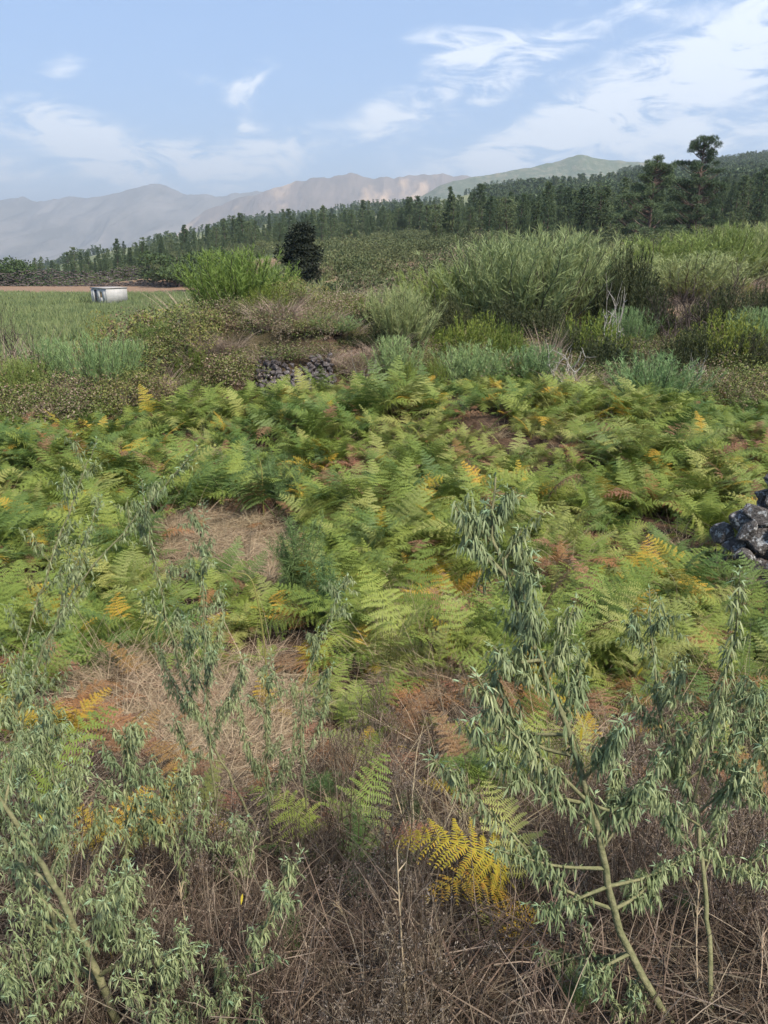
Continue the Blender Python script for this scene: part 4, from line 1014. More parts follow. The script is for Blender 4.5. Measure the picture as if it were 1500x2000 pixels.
def ferns():
    global rng
    rng = np.random.default_rng(1234)
    n = 6600; y = 2.4 + 16.2 * U(0, 1, n) ** .78; r = U(-.66, .66, n); x = r * (y + 1.0)
    z = ground(x, y); px, py = pix(x, y, z + .12)
    straw, brown = zone_mask(STRAW, px, py), zone_mask(BROWN, px, py)
    far_edge = np.interp(px, [-300, 0, 250, 480, 660, 1100, 1300, 1500, 1900], [15.2, 15.4, 15.6, 15.7, 15.9, 17.6, 16.2, 15.4, 15])
    dens = sm(2.6, 5.0, y) * .9 + .1
    dens = dens * (1 - .97 * np.clip(straw * 1.4, 0, 1)) * (1 - .6 * brown)
    dens *= np.where((py > 1480), .42, 1) * np.where((py > 1230) & (px < 620), .4, 1) * np.where((py > 1230) & (px > 620), .85, 1)
    dens *= 1 - .95 * zone_mask([(1465, 1140, 85, 110, 1.)], px, py)
    gap = vnoise(x * .8, y * .8, 21)
    dens *= np.where(gap > .74, .35, 1)
    keep = (U(0, 1, n) < dens * .68) & (y < far_edge)
    ix = np.where(keep)[0]
    frs = []                     # (plant index, frond kind, shape, yaw, tilt, scale)
    plants = []
    for i in ix:
        v = vnoise(x[i] * .5 + 4, y[i] * .5, 22); u = U(0, 1); pale = sm(.42, .62, v)
        kind = 'fern_pale' if u < .22 * pale + (.22 if 560 < px[i] < 1120 and py[i] < 900 else .02) else ('fern_deep' if u > 1 - .38 * (1 - pale) - (.14 if px[i] < 560 or px[i] > 1150 else 0) else 'fern')
        if y[i] < 6.5 and U(0, 1) < .02: kind = 'fern_yellow'
        elif U(0, 1) < .022: kind = 'fern_yellow'
        elif U(0, 1) < .012: kind = 'fern_orange'
        elif U(0, 1) < .045: kind = 'fern_brown'
        if brown[i] > .3 and U(0, 1) < brown[i] * .75: kind = 'fern_brown' if U(0, 1) < .88 else 'fern_orange'
        size = U(.55, .92) * (.8 if y[i] < 5 else 1) * (.75 if kind in ('fern_brown', 'fern_orange') else 1)
        size *= .48 + .85 * vnoise(x[i] * .75, y[i] * .75, 24)
        plants.append((x[i], y[i], z[i], kind, size, px[i], py[i]))
    # stated ferns of the photograph
    for (p, q, kind, size) in [(700, 1120, 'fern_deep', .95), (760, 1080, 'fern_deep', .9), (640, 1070, 'fern', .9), (760, 1500, 'fern_pale', .6), (720, 1460, 'fern', .6), (690, 1530, 'fern', .6),
                               (620, 1330, 'fern_yellow', .5), (470, 1250, 'fern_pale', .5), (520, 1400, 'fern_yellow', .4), (880, 1330, 'fern_yellow', .55), (1180, 1330, 'fern_pale', .75), (1120, 1290, 'fern_pale', .7),
                               (1250, 1350, 'fern_pale', .7), (1380, 1330, 'fern_pale', .7), (1440, 1370, 'fern', .7), (200, 1330, 'fern_deep', .7), (250, 1280, 'fern_deep', .7), (160, 1290, 'fern', .7), (130, 1470, 'fern_yellow', .5),
                               (230, 1490, 'fern_orange', .5), (90, 1450, 'fern_orange', .5), (1080, 1560, 'fern_pale', .6), (1020, 1480, 'fern', .6), (1150, 1480, 'fern_yellow', .45), (1440, 1560, 'fern_pale', .55), (1480, 1500, 'fern', .6),
                               (1480, 930, 'fern', .85), (1440, 960, 'fern_yellow', .6), (1510, 860, 'fern_yellow', .8), (680, 1730, 'fern_deep', .5), (640, 1700, 'fern', .5), (230, 1690, 'fern_yellow', .4), (330, 1660, 'fern_yellow', .35), (400, 1640, 'fern_pale', .4)]:
        xx, yy, zz_ = hit(p, q); plants.append((xx, yy, zz_, kind, size, p, q))
    plants.sort(key=lambda q: q[1])
    adj = {'fern': 'green', 'fern_deep': 'deep green', 'fern_pale': 'pale green', 'fern_yellow': 'yellow', 'fern_orange': 'orange-brown', 'fern_brown': 'dead brown'}
    count = 0; P, R, Sc, I = [], [], [], []
    keys = list(FR.keys())
    for (xx, yy, zz_, kind, size, p, q) in plants:
        inv = -40 < p < 1540 and q < 2080
        nf = int(rng.integers(4, 7)); yaw0 = U(0, 6.28)
        fr = []
        for f in range(nf):
            k2 = kind if U(0, 1) < .94 else rng.choice(['fern_yellow', 'fern_pale', 'fern_brown'] if kind != 'fern_brown' else ['fern_orange', 'fern_brown'])
            fr.append((str(k2), int(rng.integers(0, 5)), yaw0 + f * 6.283 / nf + rng.normal(0, .35), U(-.22, .42), size * U(.6, 1.15)))
        if inv and count < 290:
            if q > 1560: zone = 'in the dry weeds of the foreground'
            elif p < 150: zone = 'at the left edge'
            elif p < 330: zone = 'left of the straw patches'
            elif p < 620 and q > 1180: zone = 'around the lower straw patch'
            elif p < 620: zone = 'around the upper straw patch'
            elif p < 780: zone = 'just right of the straw patches'
            elif p < 960: zone = 'left of the tall sage-green plant'
            elif p < 1120: zone = 'behind the top of the tall sage-green plant'
            elif p < 1260: zone = 'between the two tall sage-green plants'
            else: zone = 'near the lichened stone wall'
            dist = ('small' if size < .42 else ('middling' if size < .6 else 'broad')) + (' foremost' if yy < 4.6 else (' near' if yy < 6.2 else (' mid-distance' if yy < 7.6 else ' farther')))
            lb = f'{dist} {adj[kind]} bracken fern {zone}'
            o = root('bracken_fern', lb, 'fern', (xx, yy, zz_ - .02), 0, 'bracken ferns that stand nearest')
            for (k2, sh, yw, tl, sc) in fr:
                fo = part('frond', FR[k2][sh], o, (0, 0, 0), (rng.normal(0, .28), tl, yw), sc); FERN_PROTO.setdefault((k2, sh), fo)
            count += 1
        else:
            for (k2, sh, yw, tl, sc) in fr:
                P.append((xx, yy, zz_ - .02)); R.append((rng.normal(0, .28), tl, yw)); Sc.append(sc); I.append((k2, sh))
    xx, yy, zz_ = hit(1030, 1800)
    o = root('bracken_fern', 'bright yellow and orange fern under the tall sage-green plant', 'fern', (xx, yy, zz_), 0, 'bracken ferns that stand nearest')
    for k2, sh, yw, tl, sc in [('fern_yellow', 4, 2.95, .05, .62), ('fern_yellow', 1, 3.45, .0, .50), ('fern_pale', 1, 3.85, .2, .42), ('fern_pale', 0, 1.9, .1, .50), ('fern_yellow', 4, 4.45, .05, .46)]:
        fo = part('frond', FR[k2][sh], o, (0, 0, 0), (0, tl, yw), sc); FERN_PROTO.setdefault((k2, sh), fo)
    keysl = sorted(FERN_PROTO.keys()); lut = {k: i for i, k in enumerate(keysl)}
    ii = [lut.get(k, lut.get(('fern', k[1]), 0)) for k in I]
    scatter('bracken', 'bed of green bracken covering the hollow behind the nearest ferns', [FERN_PROTO[k] for k in keysl], P, R, Sc, ii)
    # dead bracken lying flat as litter
    n = 1500; y = 2.2 + 13 * U(0, 1, n); x = U(-.62, .62, n) * (y + 1); z = ground(x, y); px, py = pix(x, y, z)
    br = np.maximum(zone_mask(BROWN, px, py), .18 + .30 * (zone_mask(STRAW, px, py) > .05) * (zone_mask(STRAW, px, py) < .55)); keep = U(0, 1, n) < br
    x, y, z = x[keep], y[keep], z[keep]; n = len(x)
    pk = [k for k in keysl if k[0] in ('fern_brown', 'fern_orange')]
    scatter('dead_bracken', 'dead brown bracken lying among the ferns', [FERN_PROTO[k] for k in pk], np.stack([x, y, z + .03], 1), np.stack([U(-.3, .3, n), U(.1, .8, n), U(0, 6.28, n)], 1), U(.3, .6, n), rng.integers(0, len(pk), n))
ferns()

# ------------------------------------------------------------------ straw, dead weeds, dry stalks
def tuft(key, mat, n, L, w, flat, seed, spread=.16):
    global rng
    rng = np.random.default_rng(seed); g = MB()
    a = U(0, 6.28, n); r = np.sqrt(U(0, 1, n)) * spread
    d = rng.normal(0, 1, (n, 3)) * [1, 1, .25] + [.8 * flat, .3 * flat, 1 - flat * .85]
    blades(g, np.stack([np.cos(a) * r, np.sin(a) * r, U(0, .06, n)], 1), d, U(.5, 1.2, n) * L, U(.6, 1.4, n) * w, rng.normal(0, .18, (n, 3)) + [0, 0, -.25 * flat - .12], (1, .9, .7, .2))
    return g.mesh(key, mat)
def straw():
    global rng
    tm = [tuft('straw_tuft%d' % i, M['straw'], 130, .26, .0026, .95, 400 + i) for i in range(3)] + [tuft('upright_straw%d' % i, M['straw'], 60, .42, .003, .35, 405 + i, .06) for i in range(2)]
    bm_ = [tuft('brown_tuft%d' % i, M['deadweed'], 90, .26, .0028, .7, 410 + i) for i in range(3)]
    rng = np.random.default_rng(55)
    spots = [(300, 1440), (420, 1000), (520, 1100), (795, 1230), (850, 1290)]
    lbs = ['flattened straw tuft in the lower straw patch', 'flattened straw tuft in the upper straw patch', 'flattened straw at the right side of the upper straw patch', 'upright dry grass tuft right of the straw patches', 'smaller upright dry grass tuft near the middle']
    pr = []
    for (p, q), me, lb in zip(spots, tm, lbs):
        pr.append(tag(part('straw_tuft', me, None, hit(p, q), (0, 0, 1), 1.1), lb, 'grass'))
    n = 8500; y = 2.2 + 11 * U(0, 1, n) ** 1.1; x = U(-.6, .6, n) * (y + 1); z = ground(x, y); px, py = pix(x, y, z)
    m = np.maximum(zone_mask(STRAW, px, py) * 1.5, .07); keep = U(0, 1, n) < m
    x, y, z, px, py = x[keep], y[keep], z[keep], px[keep], py[keep]; n = len(x)
    up = (px > 650) | (U(0, 1, n) < .06)
    I = np.where(up, rng.integers(3, 5, n), np.where(U(0, 1, n) < .10, rng.integers(3, 5, n), rng.integers(0, 3, n)))
    scatter('straw', 'tan flattened straw grass of the clearings', pr, np.stack([x, y, z], 1), np.stack([U(-.12, .12, n), U(-.12, .12, n), U(0, 6.28, n)], 1), U(.7, 1.3, n), I)
    bp = []
    for (p, q), me, lb in zip([(1300, 1450), (850, 1450), (1050, 1900)], bm_, ['brown dead grass tuft between the two tall sage-green plants', 'brown dead grass tuft in the middle of the foreground', 'dark dead grass tuft at the bottom edge']):
        bp.append(tag(part('dead_grass_tuft', me, None, hit(p, q), (0, 0, 1), 1.), lb, 'grass'))
    n = 4200; y = 1.0 + 6.5 * U(0, 1, n); x = U(-.62, .62, n) * (y + 1); z = ground(x, y); px, py = pix(x, y, z)
    m = np.maximum(zone_mask(BROWN, px, py) * .9, np.where(py > 1520, .5, .12)) * (1 - .7 * zone_mask(STRAW, px, py)); keep = U(0, 1, n) < m
    x, y, z = x[keep], y[keep], z[keep]; n = len(x)
    scatter('dead_grass', 'brown dead grass and litter under the foreground plants', bp, np.stack([x, y, z], 1), np.stack([U(-.15, .15, n), U(-.15, .15, n), U(0, 6.28, n)], 1), U(.6, 1.2, n), rng.integers(0, 3, n))
straw()

def weed_meshes(key, seed, h=.6, stems=16, heads=True):
    """thin brown branching stems with fluffy grey heads"""
    global rng
    rng = np.random.default_rng(seed); g, s = MB(), MB(); hp = []
    for i in range(stems):
        a = U(0, 6.28); tl = abs(rng.normal(0, .28)); H = h * U(.6, 1.1)
        b = np.array([math.cos(a), math.sin(a), 0]) * U(0, .07); e = b + np.array([math.cos(a) * math.sin(tl), math.sin(a) * math.sin(tl), math.cos(tl)]) * H
        p = spline([b, (b + e) / 2 + rng.normal(0, .03, 3), e + rng.normal(0, .02, 3)], 6)
        tube(g, p, np.linspace(.0034, .0015, 6), 3, cap=False)
        for k in range(7):
            q = U(.3, .98); o = np.array([np.interp(q, np.linspace(0, 1, 6), p[:, c]) for c in range(3)])
            d = unit(unit(p[-1] - p[0]) + rng.normal(0, .5, 3)); l = U(.05, .15) * (1.2 - q * .6); tp = o + d * l
            blades(g, o[None], d[None], l, .0028, rng.normal(0, .12, (1, 3)), (1, .9, .6))
            hp.append(tp)
            for _ in range(2):
                blades(g, (o + d * l * .5)[None], (d + rng.normal(0, .6, 3))[None], l * .5, .0018, None, (1, .6)); hp.append(o + d * l * .8 + rng.normal(0, .02, 3))
    n = len(hp); hp = np.array(hp)
    k = 3 if heads else 1; hp = np.repeat(hp, k, 0) + rng.normal(0, .004, (n * k, 3))
    blades(s, hp, rng.normal(size=(n * k, 3)) + [0, 0, .3], U(.004, .010, n * k), U(.002, .0042, n * k), None, (.5, 1, .3))
    blades(g, hp[::2] - [0, 0, .06], rng.normal(size=(len(hp[::2]), 3)), U(.01, .03, len(hp[::2])), .0022, None, (1, .4))
    return g.mesh(key + '_stems', M['deadweed']), s.mesh(key + '_heads', M['seed'] if heads else M['deadweed'])
WEED = [weed_meshes('weed%d' % i, 500 + i, .62, 17, i < 3) for i in range(6)]
def undergrowth():
    global rng
    rng = np.random.default_rng(88)
    pr = [tag(part('dead_grass_clump', DGRASS[0], None, spot(1000, 17.6), (0, 0, 2), (.5, .5, .5)), 'small dead grass clump between the two feathery brooms', 'grass'),
          tag(part('dead_grass_clump', DGRASS[1], None, spot(1385, 17.2), (0, 0, 1), (.5, .5, .5)), 'small dead grass clump below the yellow-green heath at the right', 'grass')]
    b0 = root('low_bramble', 'low brown bramble between the low wall and the small brooms', 'shrub', spot(700, 17.8), 0, None, .45); part('stems', BRAM['brown'][0][0], b0); pr.append(part('foliage', BRAM['brown'][0][1], b0))
    b1 = root('low_bramble', 'low green bramble in front of the low dark heath', 'shrub', spot(1205, 17.2), 0, None, .45); part('stems', BRAM['mix'][0][0], b1); pr.append(part('foliage', BRAM['mix'][0][1], b1))
    b2 = root('heath_bush', 'tiny heath shoot in the undergrowth behind the ferns', 'shrub', spot(1090, 17.3), 0, None, .4); part('stems', HEATH['green'][1][0], b2); pr.append(part('foliage', HEATH['green'][1][1], b2))
    n = 1500; y = 15.6 + 26 * U(0, 1, n) ** 1.3; r = U(-.56, .62, n); x = r * y; z = ground(x, y); px, py = pix(x, y, z)
    keep = (y > np.interp(px, [-300, 0, 250, 480, 650, 1100, 1300, 1500, 1900], [15, 15.3, 15.8, 17.4, 17.9, 17.2, 15.9, 15.6, 15])) & ((px > 560) | (y < 26)) & ((px < 1180) | (y < 23) | (U(0, 1, n) < .35))
    keep &= ~((px > 490) & (px < 670) & (y < 18.3))
    x, y, z = x[keep], y[keep], z[keep]; n = len(x)
    scatter('undergrowth', 'tangled low undergrowth of dead grass and brambles under the bushes', pr, np.stack([x, y, z - .03], 1), np.stack([U(-.2, .2, n), U(-.2, .2, n), U(0, 6.28, n)], 1), U(.35, .8, n), rng.choice(5, n, p=[.26, .22, .26, .18, .08]))
undergrowth()
def weeds():
    global rng
    rng = np.random.default_rng(66); k = 0; tries = 0; put = []
    while k < 135 and tries < 6000:
        tries += 1
        p, q = U(-60, 1560), U(1430, 2150)
        if p < 620 and q < 1700 and U(0, 1) < .75: continue
        if p < 560 and U(0, 1) < .7: continue
        if q < 1500 and not (720 < p < 1000 or p > 1150): continue
        x, y, z = hit(p, min(q, 2300))
        if y < 1.02 or (p > 1080 and y < 1.62) or (840 < p < 1060 and y < 2.15) or any((x - a) ** 2 + (y - b) ** 2 < .075 ** 2 for a, b in put): continue
        put.append((x, y))
        grey = (690 < p < 1000 and q < 1850 and U(0, 1) < .85) or (p > 1200 and q > 1600 and U(0, 1) < .45) or U(0, 1) < .15
        i = int(rng.integers(0, 3)) if grey else int(rng.integers(3, 6))
        zone = ('in the bottom left corner' if p < 280 else 'between the left stems and the leaning sprig') if p < 560 else ('left of the long pale stalk' if p < 720 else 'beside the long pale stalk' if p < 900 else ('around the stem of the tall sage-green plant' if p < 1250 else 'at the bottom right'))
        lb = f"{'grey-tufted' if grey else 'bare brown'} dry weed {'at the very front' if y < 1.6 else ('second row,' if y < 2.2 else ('third row,' if y < 2.9 else 'farther back,'))} {zone}"
        o = root('dry_weed', lb, 'weed', (x, y, z - .01), U(0, 6.28), 'dry weeds of the foreground', U(.4, .68) if y < 1.9 else U(.45, .8))
        part('stems', WEED[i][0], o); part('seed_heads', WEED[i][1], o, kind='stuff'); k += 1
weeds()

def stalk(label, pts, r=.003, mat='straw', Y0=None, Y1=None):
    b = hit(*pts[0]); Y1 = Y1 or b[1] + .1
    P = [np.array(b)]
    for i, (p, q) in enumerate(pts[1:], 1): P.append(world_at(p, q, b[1] + (Y1 - b[1]) * i / (len(pts) - 1)))
    mb = MB(); P = spline(P, 14) - np.array(b); tube(mb, P, np.linspace(r, r * .45, 14), 4)
    n = 16; blades(mb, P[-1] - (P[-1] - P[-5]) * U(0, 1, n)[:, None], rng.normal(0, .4, (n, 3)) + unit(P[-1] - P[-3]), .03, .003, None, (1, .8, .2))
    tag(part('dry_stalk', mb.mesh('dry_stalk', M[mat]), None, b), label, 'stalk')
stalk('long straw-coloured dry stalk rising from the bottom edge in the middle', [(800, 2040), (785, 1850), (775, 1660)], .0032)
stalk('thin pale dry stalk right of the long one at the bottom', [(815, 2030), (795, 1930), (785, 1850)], .0022)
stalk('tall yellowish dry stalk bending over at the lower straw patch', [(530, 1420), (515, 1250), (500, 1160), (485, 1125), (455, 1118)], .007, 'bush_yellow')
stalk('dry olive stalk standing at the upper straw patch', [(515, 1010), (512, 930), (508, 900)], .012, 'bush_yellow')
stalk('pale dry stem leaning over the lower straw patch', [(500, 1360), (470, 1280), (438, 1215)], .005)
stalk('thin dry stalk at the bottom right', [(1365, 1990), (1360, 1850), (1365, 1720)], .0025)
stalk('curved pale grass stalk left of the tall sage-green plant', [(835, 1250), (832, 1200), (815, 1168)], .004)
for j, (p, q, p2, q2, lb) in enumerate([(1470, 2000, 1490, 1820, 'pale stalk at the bottom right corner'), (1230, 1990, 1220, 1850, 'pale stalk beside the thick stem at the bottom right'), (360, 1900, 350, 1720, 'pale stalk rising among the leaves at the bottom left'),
                                        (320, 1830, 375, 1690, 'pale stalk leaning right in the dry weeds at the left'), (420, 1800, 380, 1660, 'pale stalk leaning left in the dry weeds at the left'), (700, 1900, 660, 1760, 'pale stalk in the dark weeds left of the middle')]):
    stalk(lb, [(p, q), ((p + p2) / 2 + 6, (q + q2) / 2), (p2, q2)], .0024)

# ------------------------------------------------------------------ foreground: sage-green plants with drooping leaves
def leaf_run(g, path, t0, spacing, leafL, tipup=True, open_=.0):
    """sprays of drooping leaflets along a stem path"""
    seg = np.linalg.norm(np.diff(path, axis=0), axis=1); tot_ = seg.sum(); cum = np.concatenate([[0], np.cumsum(seg)]) / tot_
    m = max(3, int(tot_ * (1 - t0) / spacing)); s = t0 + (1 - t0) * (np.arange(m) + U(0, 1, m)) / m
    q = np.stack([np.interp(s, cum, path[:, c]) for c in range(3)], 1)
    tg = unit(path[-1] - path[-2])
    a = np.arange(m) * 2.4 + U(0, 1, m)
    out = np.stack([np.cos(a), np.sin(a), np.zeros(m)], 1)
    pet = unit(out + np.array([0, 0, .35]) + rng.normal(0, .2, (m, 3))) * (U(.010, .024, m) * (leafL / .045))[:, None]
    blades(g, q, pet, np.linalg.norm(pet, axis=1), .0018, None, (1, .8), mi=0)
    e = q + pet
    tipk = sm(.90, 1.0, s)
    for j in range(3):
        sp_ = (j - 1) * .55
        o2 = np.stack([np.cos(a + sp_), np.sin(a + sp_), np.zeros(m)], 1)
        d = o2 * (.42 + open_ + .5 * tipk)[:, None] + np.array([0, 0, -1.]) * (1 - 1.35 * tipk)[:, None] + rng.normal(0, .22, (m, 3)) + tg * (tipk * .8)[:, None]
        L = leafL * U(.65, 1.15, m) * (1 - .35 * tipk) * (1 + .12 * (j == 1))
        bd = np.stack([np.zeros(m), np.zeros(m), -U(.05, .35, m)], 1)
        tip = (tipk > .35) & (U(0, 1, m) < .8)
        for mi, sel in ((0, ~tip), (1, tip)):
            if sel.any(): blades(g, e[sel], d[sel], L[sel], L[sel] * .155, bd[sel], (.35, 1, .95, .55, .08), side=np.stack([-np.sin(a), np.cos(a), np.zeros(m)], 1)[sel] + rng.normal(0, .35, (sel.sum(), 3)), mi=mi)

def sage_plant(label, stem, r=.008, branches=(), auto=8, leafL=.026, dY=.3, t0=.45, seed=1, blen=.30, dens=.0042, yellow=0, sub=5, name='sage_shrub', group=None):
    global rng
    rng = np.random.default_rng(seed)
    b = np.array(hit(*stem[0])); n = len(stem)
    W = [b - [0, 0, .03]] + [world_at(p, q, b[1] + dY * i / (n - 1)) for i, (p, q) in enumerate(stem[1:], 1)]
    path = spline(W, 34) - b
    path[4:-2] += rng.normal(0, .0025, (28, 3))
    o = root(name, label, 'plant', b, 0, group)
    mb = MB(); tube(mb, path, r * .78 * np.linspace(1, .16, 34) ** .8, 7); part('stem', mb.mesh('sage_stem', M['stem'], True), o)
    g = MB(); leaf_run(g, path, t0, dens * 1.2, leafL)
    part('leaves', g.mesh('sage_leaves', [M['sage'], M['sage_tip']]), o, kind='stuff')
    def branch(bp, rb, t1=.22):
        m = MB(); tube(m, bp, np.linspace(rb, rb * .3, len(bp)), 5); bo = part('branch', m.mesh('sage_branch', M['stem'], True), o)
        lg = MB(); leaf_run(lg, bp, t1, dens, leafL)
        for _ in range(sub):                               # short leafy side shoots
            s0 = U(.3, .9); k = int(s0 * (len(bp) - 1)); d = unit(unit(bp[-1] - bp[0]) + rng.normal(0, .55, 3) + [0, 0, .15]); l = U(.05, .12) * (blen / .3)
            leaf_run(lg, bp[k] + d * (l * np.linspace(0, 1, 5))[:, None] + np.array([0, 0, -.15]) * (l * np.linspace(0, 1, 5) ** 2)[:, None], .15, dens, leafL * .85)
        part('leaves', lg.mesh('sage_leaves', [M['sage'], M['sage_tip']]), bo, kind='stuff')
    for br in branches:
        w0 = np.array([world_at(br[0][0], br[0][1], b[1] + dY * .4)])
        # start on the stem: the stem point nearest to the stated pixel
        pp = np.stack(pix(*(path + b).T), 1); k = int(np.argmin(((pp - br[0]) ** 2).sum(1))); st = path[k]; ys = st[1] + b[1]; off = U(-.16, .22)
        pts = [st] + [world_at(p, q, ys + off * (i + 1) / (len(br) - 1)) - b for i, (p, q) in enumerate(br[1:])]
        branch(spline(pts, 14), r * .42)
    for i in range(auto):
        s0 = .25 + .68 * (i + U(0, 1)) / auto; k = int(s0 * 33); a = i * 2.4 + U(0, 1); tg = unit(path[min(k + 2, 33)] - path[max(k - 2, 0)])
        l = blen * U(.6, 1.15) * (1.22 - 1.0 * s0)
        d = unit(np.array([math.cos(a), math.sin(a), 0]) * .75 + tg * .8); t = np.linspace(0, 1, 9)
        branch(path[k] + d * (l * t)[:, None] + np.array([0, 0, .25]) * (l * t * t)[:, None], r * .3)
    for i in range(yellow):                                # a few yellowed leaves hanging on
        k = int(rng.integers(6, 30)); y_ = MB(); dd = np.array([[U(-.5, .5), U(-.5, .5), -1.]])
        blades(y_, path[k][None] + rng.normal(0, .03, (1, 3)), dd, leafL * 1.1, leafL * .26, np.array([0, 0, -.2]), (.3, 1, .9, .1))
        part('yellow_leaf', y_.mesh('yellow_leaf', M['yellow_leaf']), o)
    return o

sage_plant('tall sage-green plant with a thick leaning stem at the lower right', [(1345, 2040), (1215, 1830), (1172, 1640), (1110, 1430), (1040, 1265), (985, 1110), (963, 1040), (968, 932)], .0125,
           [[(1190, 1790), (1100, 1735), (1000, 1630), (910, 1540), (832, 1472)], [(1185, 1700), (1080, 1690), (955, 1655)], [(1168, 1590), (1060, 1545), (960, 1470), (915, 1400)], [(1160, 1570), (1080, 1500), (990, 1420), (930, 1320)],
            [(1130, 1500), (1040, 1450), (985, 1370), (950, 1290)], [(1100, 1440), (1020, 1430), (935, 1385)], [(1045, 1295), (1000, 1293), (965, 1265)], [(985, 1110), (930, 1060), (888, 988)], [(1022, 1230), (1024, 1170), (1022, 1118)],
            [(1060, 1330), (1085, 1290), (1112, 1268)], [(1168, 1590), (1205, 1580), (1265, 1520)], [(1180, 1640), (1192, 1560), (1218, 1490)], [(1190, 1720), (1265, 1712), (1352, 1668)], [(1210, 1780), (1250, 1745), (1295, 1690)],
            [(1150, 1530), (1190, 1460), (1208, 1400)], [(1230, 1860), (1150, 1872), (1040, 1850)], [(1215, 1850), (1180, 1890), (1150, 1925)], [(1185, 1740), (1120, 1760), (1060, 1800)], [(1090, 1400), (1130, 1350), (1125, 1290)]],
           auto=14, t0=.40, dY=.42, seed=601, blen=.22, yellow=6, sub=8)
sage_plant('forked sage-green plant right of the tall leaning one', [(1392, 2040), (1385, 1850), (1370, 1680), (1350, 1560), (1300, 1440), (1278, 1300), (1268, 1150)], .0085,
           [[(1350, 1560), (1390, 1420), (1435, 1240), (1446, 1110)], [(1370, 1690), (1440, 1700), (1505, 1655)], [(1362, 1600), (1430, 1530), (1500, 1450)], [(1355, 1570), (1330, 1500), (1345, 1420)], [(1340, 1530), (1400, 1480), (1460, 1420)],
            [(1360, 1610), (1300, 1570), (1280, 1540)], [(1390, 1420), (1440, 1370), (1500, 1350)]], auto=11, t0=.42, dY=.75, seed=602, blen=.26, yellow=2, sub=7)
sage_plant('sage-green plant cut by the right edge', [(1600, 1950), (1560, 1700), (1510, 1520), (1485, 1420), (1500, 1360)], .007, [[(1540, 1620), (1490, 1560), (1470, 1500)]], auto=7, t0=.4, dY=.4, seed=603, blen=.25)
sage_plant('small fresh sage-green seedling at the bottom right', [(1260, 2060), (1240, 1990), (1225, 1950)], .004, [], auto=4, t0=.2, dY=.05, seed=604, blen=.10, leafL=.023)
sage_plant('thick bare-stemmed sage plant leaning out at the bottom left', [(255, 2060), (190, 1900), (110, 1740), (10, 1575), (-110, 1400)], .0135,
           [[(200, 1920), (140, 1880), (60, 1870)], [(150, 1820), (215, 1760), (255, 1700)], [(110, 1740), (60, 1700), (20, 1690)], [(190, 1900), (250, 1870), (300, 1830)], [(70, 1670), (110, 1600), (120, 1540)], [(170, 1850), (100, 1800), (40, 1790)]], auto=5, t0=.75, dY=.1, seed=605, blen=.24, leafL=.019, yellow=3)
sage_plant('second thick stem behind the leaning one at the bottom left', [(190, 2080), (140, 1880), (70, 1730), (5, 1640), (-60, 1560)], .010, [[(120, 1830), (60, 1790), (0, 1770)], [(90, 1760), (110, 1680), (160, 1620)]], auto=6, t0=.6, dY=.3, seed=606, blen=.25, leafL=.019)
sage_plant('bushy sprig leaning right at the bottom, left of the middle', [(400, 2080), (470, 1920), (530, 1780), (592, 1655)], .006, [], auto=10, t0=.12, dY=.12, seed=607, blen=.10, dens=.004, leafL=.019, yellow=1)
sage_plant('leafy sprigs in the bottom left corner', [(60, 2120), (70, 1960), (80, 1870)], .006, [], auto=12, t0=.15, dY=.05, seed=608, blen=.22, dens=.0042, leafL=.019)
sage_plant('leafy sprigs along the bottom edge left of the leaning sprig', [(330, 2120), (315, 1960), (325, 1860)], .006, [], auto=11, t0=.15, dY=.05, seed=609, blen=.2, dens=.0042, leafL=.019)
sage_plant('low leafy sprig at the bottom edge beside the leaning sprig', [(470, 2120), (430, 2010), (445, 1940)], .005, [], auto=8, t0=.15, dY=.05, seed=610, blen=.15, dens=.0042, leafL=.019)
sage_plant('long slanting sage stem pointing up right at the left side', [(30, 1700), (45, 1400), (130, 1180), (250, 1030), (388, 872)], .0075, [], auto=9, t0=.35, dY=.35, seed=611, blen=.22, dens=.009, leafL=.023)
sage_plant('slim sage stem at the far left reaching into the ferns', [(10, 1680), (40, 1320), (95, 1110), (150, 960), (190, 856)], .007, [], auto=10, t0=.30, dY=.35, seed=612, blen=.24, dens=.009, leafL=.023)
sage_plant('slim sage stem between the two long ones at the left', [(60, 1640), (85, 1330), (130, 1150), (200, 970)], .006, [], auto=12, t0=.25, dY=.4, seed=613, blen=.28, dens=.0085, leafL=.023)
sage_plant('tall leafy stem left of the lower straw patch', [(545, 1690), (450, 1520), (370, 1360), (315, 1160), (290, 1030), (276, 935)], .0075, [[(400, 1420), (330, 1320), (310, 1260)], [(360, 1340), (420, 1260), (440, 1180)], [(430, 1490), (370, 1470), (340, 1400)]], auto=9, t0=.35, dY=.35, seed=614, blen=.24, leafL=.023)
sage_plant('tall leafy stem over the lower straw patch', [(440, 1720), (412, 1480), (402, 1280), (395, 1120), (398, 975)], .007, [[(410, 1440), (460, 1370), (475, 1280)], [(405, 1350), (370, 1280), (365, 1200)]], auto=10, t0=.35, dY=.35, seed=615, blen=.22, leafL=.023)
sage_plant('leafy stem at the right side of the lower straw patch', [(535, 1700), (522, 1540), (520, 1400), (530, 1275)], .0065, [[(525, 1560), (480, 1450), (465, 1360)], [(525, 1570), (570, 1480), (580, 1380)]], auto=8, t0=.3, dY=.3, seed=616, blen=.2, leafL=.023)
sage_plant('thin leafy stem beside the fern clump in the middle', [(610, 1680), (590, 1460), (600, 1330), (650, 1190), (672, 1130)], .006, [[(592, 1480), (630, 1400), (640, 1320)]], auto=8, t0=.3, dY=.35, seed=617, blen=.2, leafL=.023)
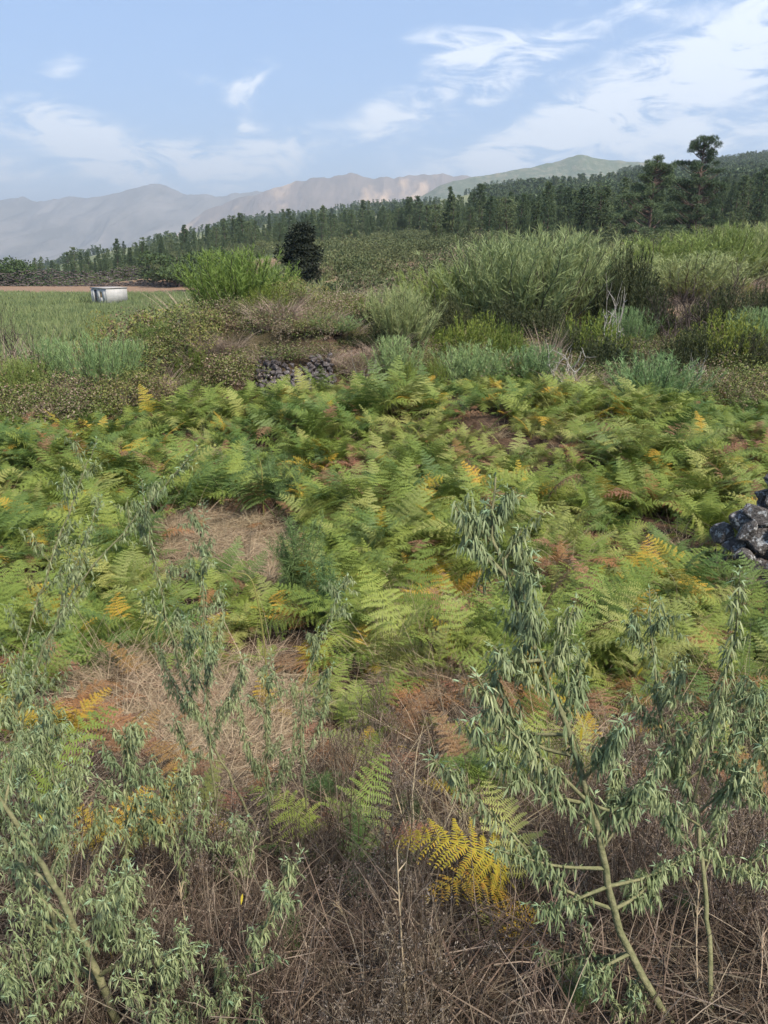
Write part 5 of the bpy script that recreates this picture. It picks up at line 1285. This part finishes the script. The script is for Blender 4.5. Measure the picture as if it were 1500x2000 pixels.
sage_plant('upright leafy stem left of the dry weeds', [(255, 1830), (245, 1640), (250, 1520), (245, 1420)], .006, [], auto=11, t0=.2, dY=.15, seed=618, blen=.22, leafL=.023)
sage_plant('leafy stem at the left edge above the thick stems', [(30, 1800), (45, 1560), (35, 1430), (20, 1330)], .007, [], auto=12, t0=.25, dY=.2, seed=619, blen=.25, leafL=.023)
sage_plant('leafy stem just right of the left edge', [(130, 1850), (120, 1660), (105, 1520), (80, 1400)], .006, [], auto=11, t0=.2, dY=.2, seed=620, blen=.24, leafL=.023)
sage_plant('bushy sage plant in front of the lower straw patch', [(380, 1830), (350, 1680), (330, 1590), (340, 1520)], .006, [], auto=11, t0=.15, dY=.15, seed=621, blen=.24, leafL=.023)
sage_plant('low sage sprig among the dry weeds below the straw', [(470, 1790), (460, 1690), (470, 1610)], .005, [], auto=8, t0=.15, dY=.1, seed=622, blen=.18, leafL=.023)
sage_plant('sage sprig in the weeds left of the leaning sprig', [(250, 1960), (240, 1830), (225, 1740)], .005, [], auto=9, t0=.15, dY=.1, seed=623, blen=.2, leafL=.023)

def feathery(label, px, py, top, wpx, seed):
    global rng
    rng = np.random.default_rng(seed); x, y, z = hit(px, py); H = height_to(top, y, px) - z; W = wpx / F * (y * CP - z * SP) / 2
    w, g = MB(), MB(); fs = min(1., H / .75)
    for i in range(34):
        a = U(0, 6.28); e = np.array([math.cos(a) * W * U(.1, 1), math.sin(a) * W * U(.1, .8), H * U(.45, 1.)])
        p = spline([np.array([0, 0, 0]) + rng.normal(0, .02, 3) * [1, 1, 0], e * [.5, .5, .6], e], 7); tube(w, p, np.linspace(.005, .0015, 7) * fs, 3, cap=False)
        k = 90; s = U(.25, 1, k); q = np.stack([np.interp(s, np.linspace(0, 1, 7), p[:, c]) for c in range(3)], 1)
        d = rng.normal(0, .8, (k, 3)) + [0, 0, .5]; L = U(.03, .10, k) * fs
        blades(g, q, d, L, .0045 * fs, rng.normal(0, .3, (k, 3)), (1, .8, .2))
        blades(g, q + unit(d) * (L * .6)[:, None], d + rng.normal(0, .8, (k, 3)), L * .6, .004 * fs, None, (1, .3))
    o = root('feathery_plant', label, 'plant', (x, y, z)); part('stems', w.mesh('feathery_stems', M['stem']), o); part('foliage', g.mesh('feathery_foliage', M['feather']), o)
feathery('feathery green plant right of the upper straw patch', 585, 1190, 1000, 130, 701)
feathery('feathery green plant behind the upper straw patch', 545, 1000, 885, 140, 702)
feathery('small feathery green plant at the near side of the upper straw patch', 640, 1240, 1090, 110, 703)

for j, (p, q, t, w_, lb) in enumerate([(690, 1690, 1590, 120, 'low green weed in the dry stems left of the middle'), (640, 1600, 1500, 90, 'small green weed below the fern clump in the middle'), (800, 1640, 1550, 70, 'small feathery weed among the grey-tufted stems'),
                                       (1120, 1990, 1900, 90, 'low green weed beside the thick stem at the bottom'), (560, 1900, 1800, 90, 'low green weed at the bottom beside the leaning sprig'), (1340, 1830, 1750, 70, 'little green weed between the two stems at the right'), (920, 1560, 1470, 90, 'green weed behind the yellow fern')]):
    feathery(lb, p, q, t, w_, 710 + j)

# ------------------------------------------------------------------ the hazy air
def haze():
    mb = MB(); box(mb, -9500, 9500, -320, 12500, -175, 760)
    m, nt = base_mat('hazy_air')
    v = nd(nt, 'ShaderNodeVolumePrincipled', ins={'Color': (.83, .91, .98, 1), 'Density': 2.0e-4, 'Anisotropy': .2})
    o = nd(nt, 'ShaderNodeOutputMaterial'); nt.links.new(v.outputs[0], o.inputs['Volume'])
    tag(part('haze', mb.mesh('haze', m)), 'pale haze in the air over the far hills', kind='stuff')
haze()
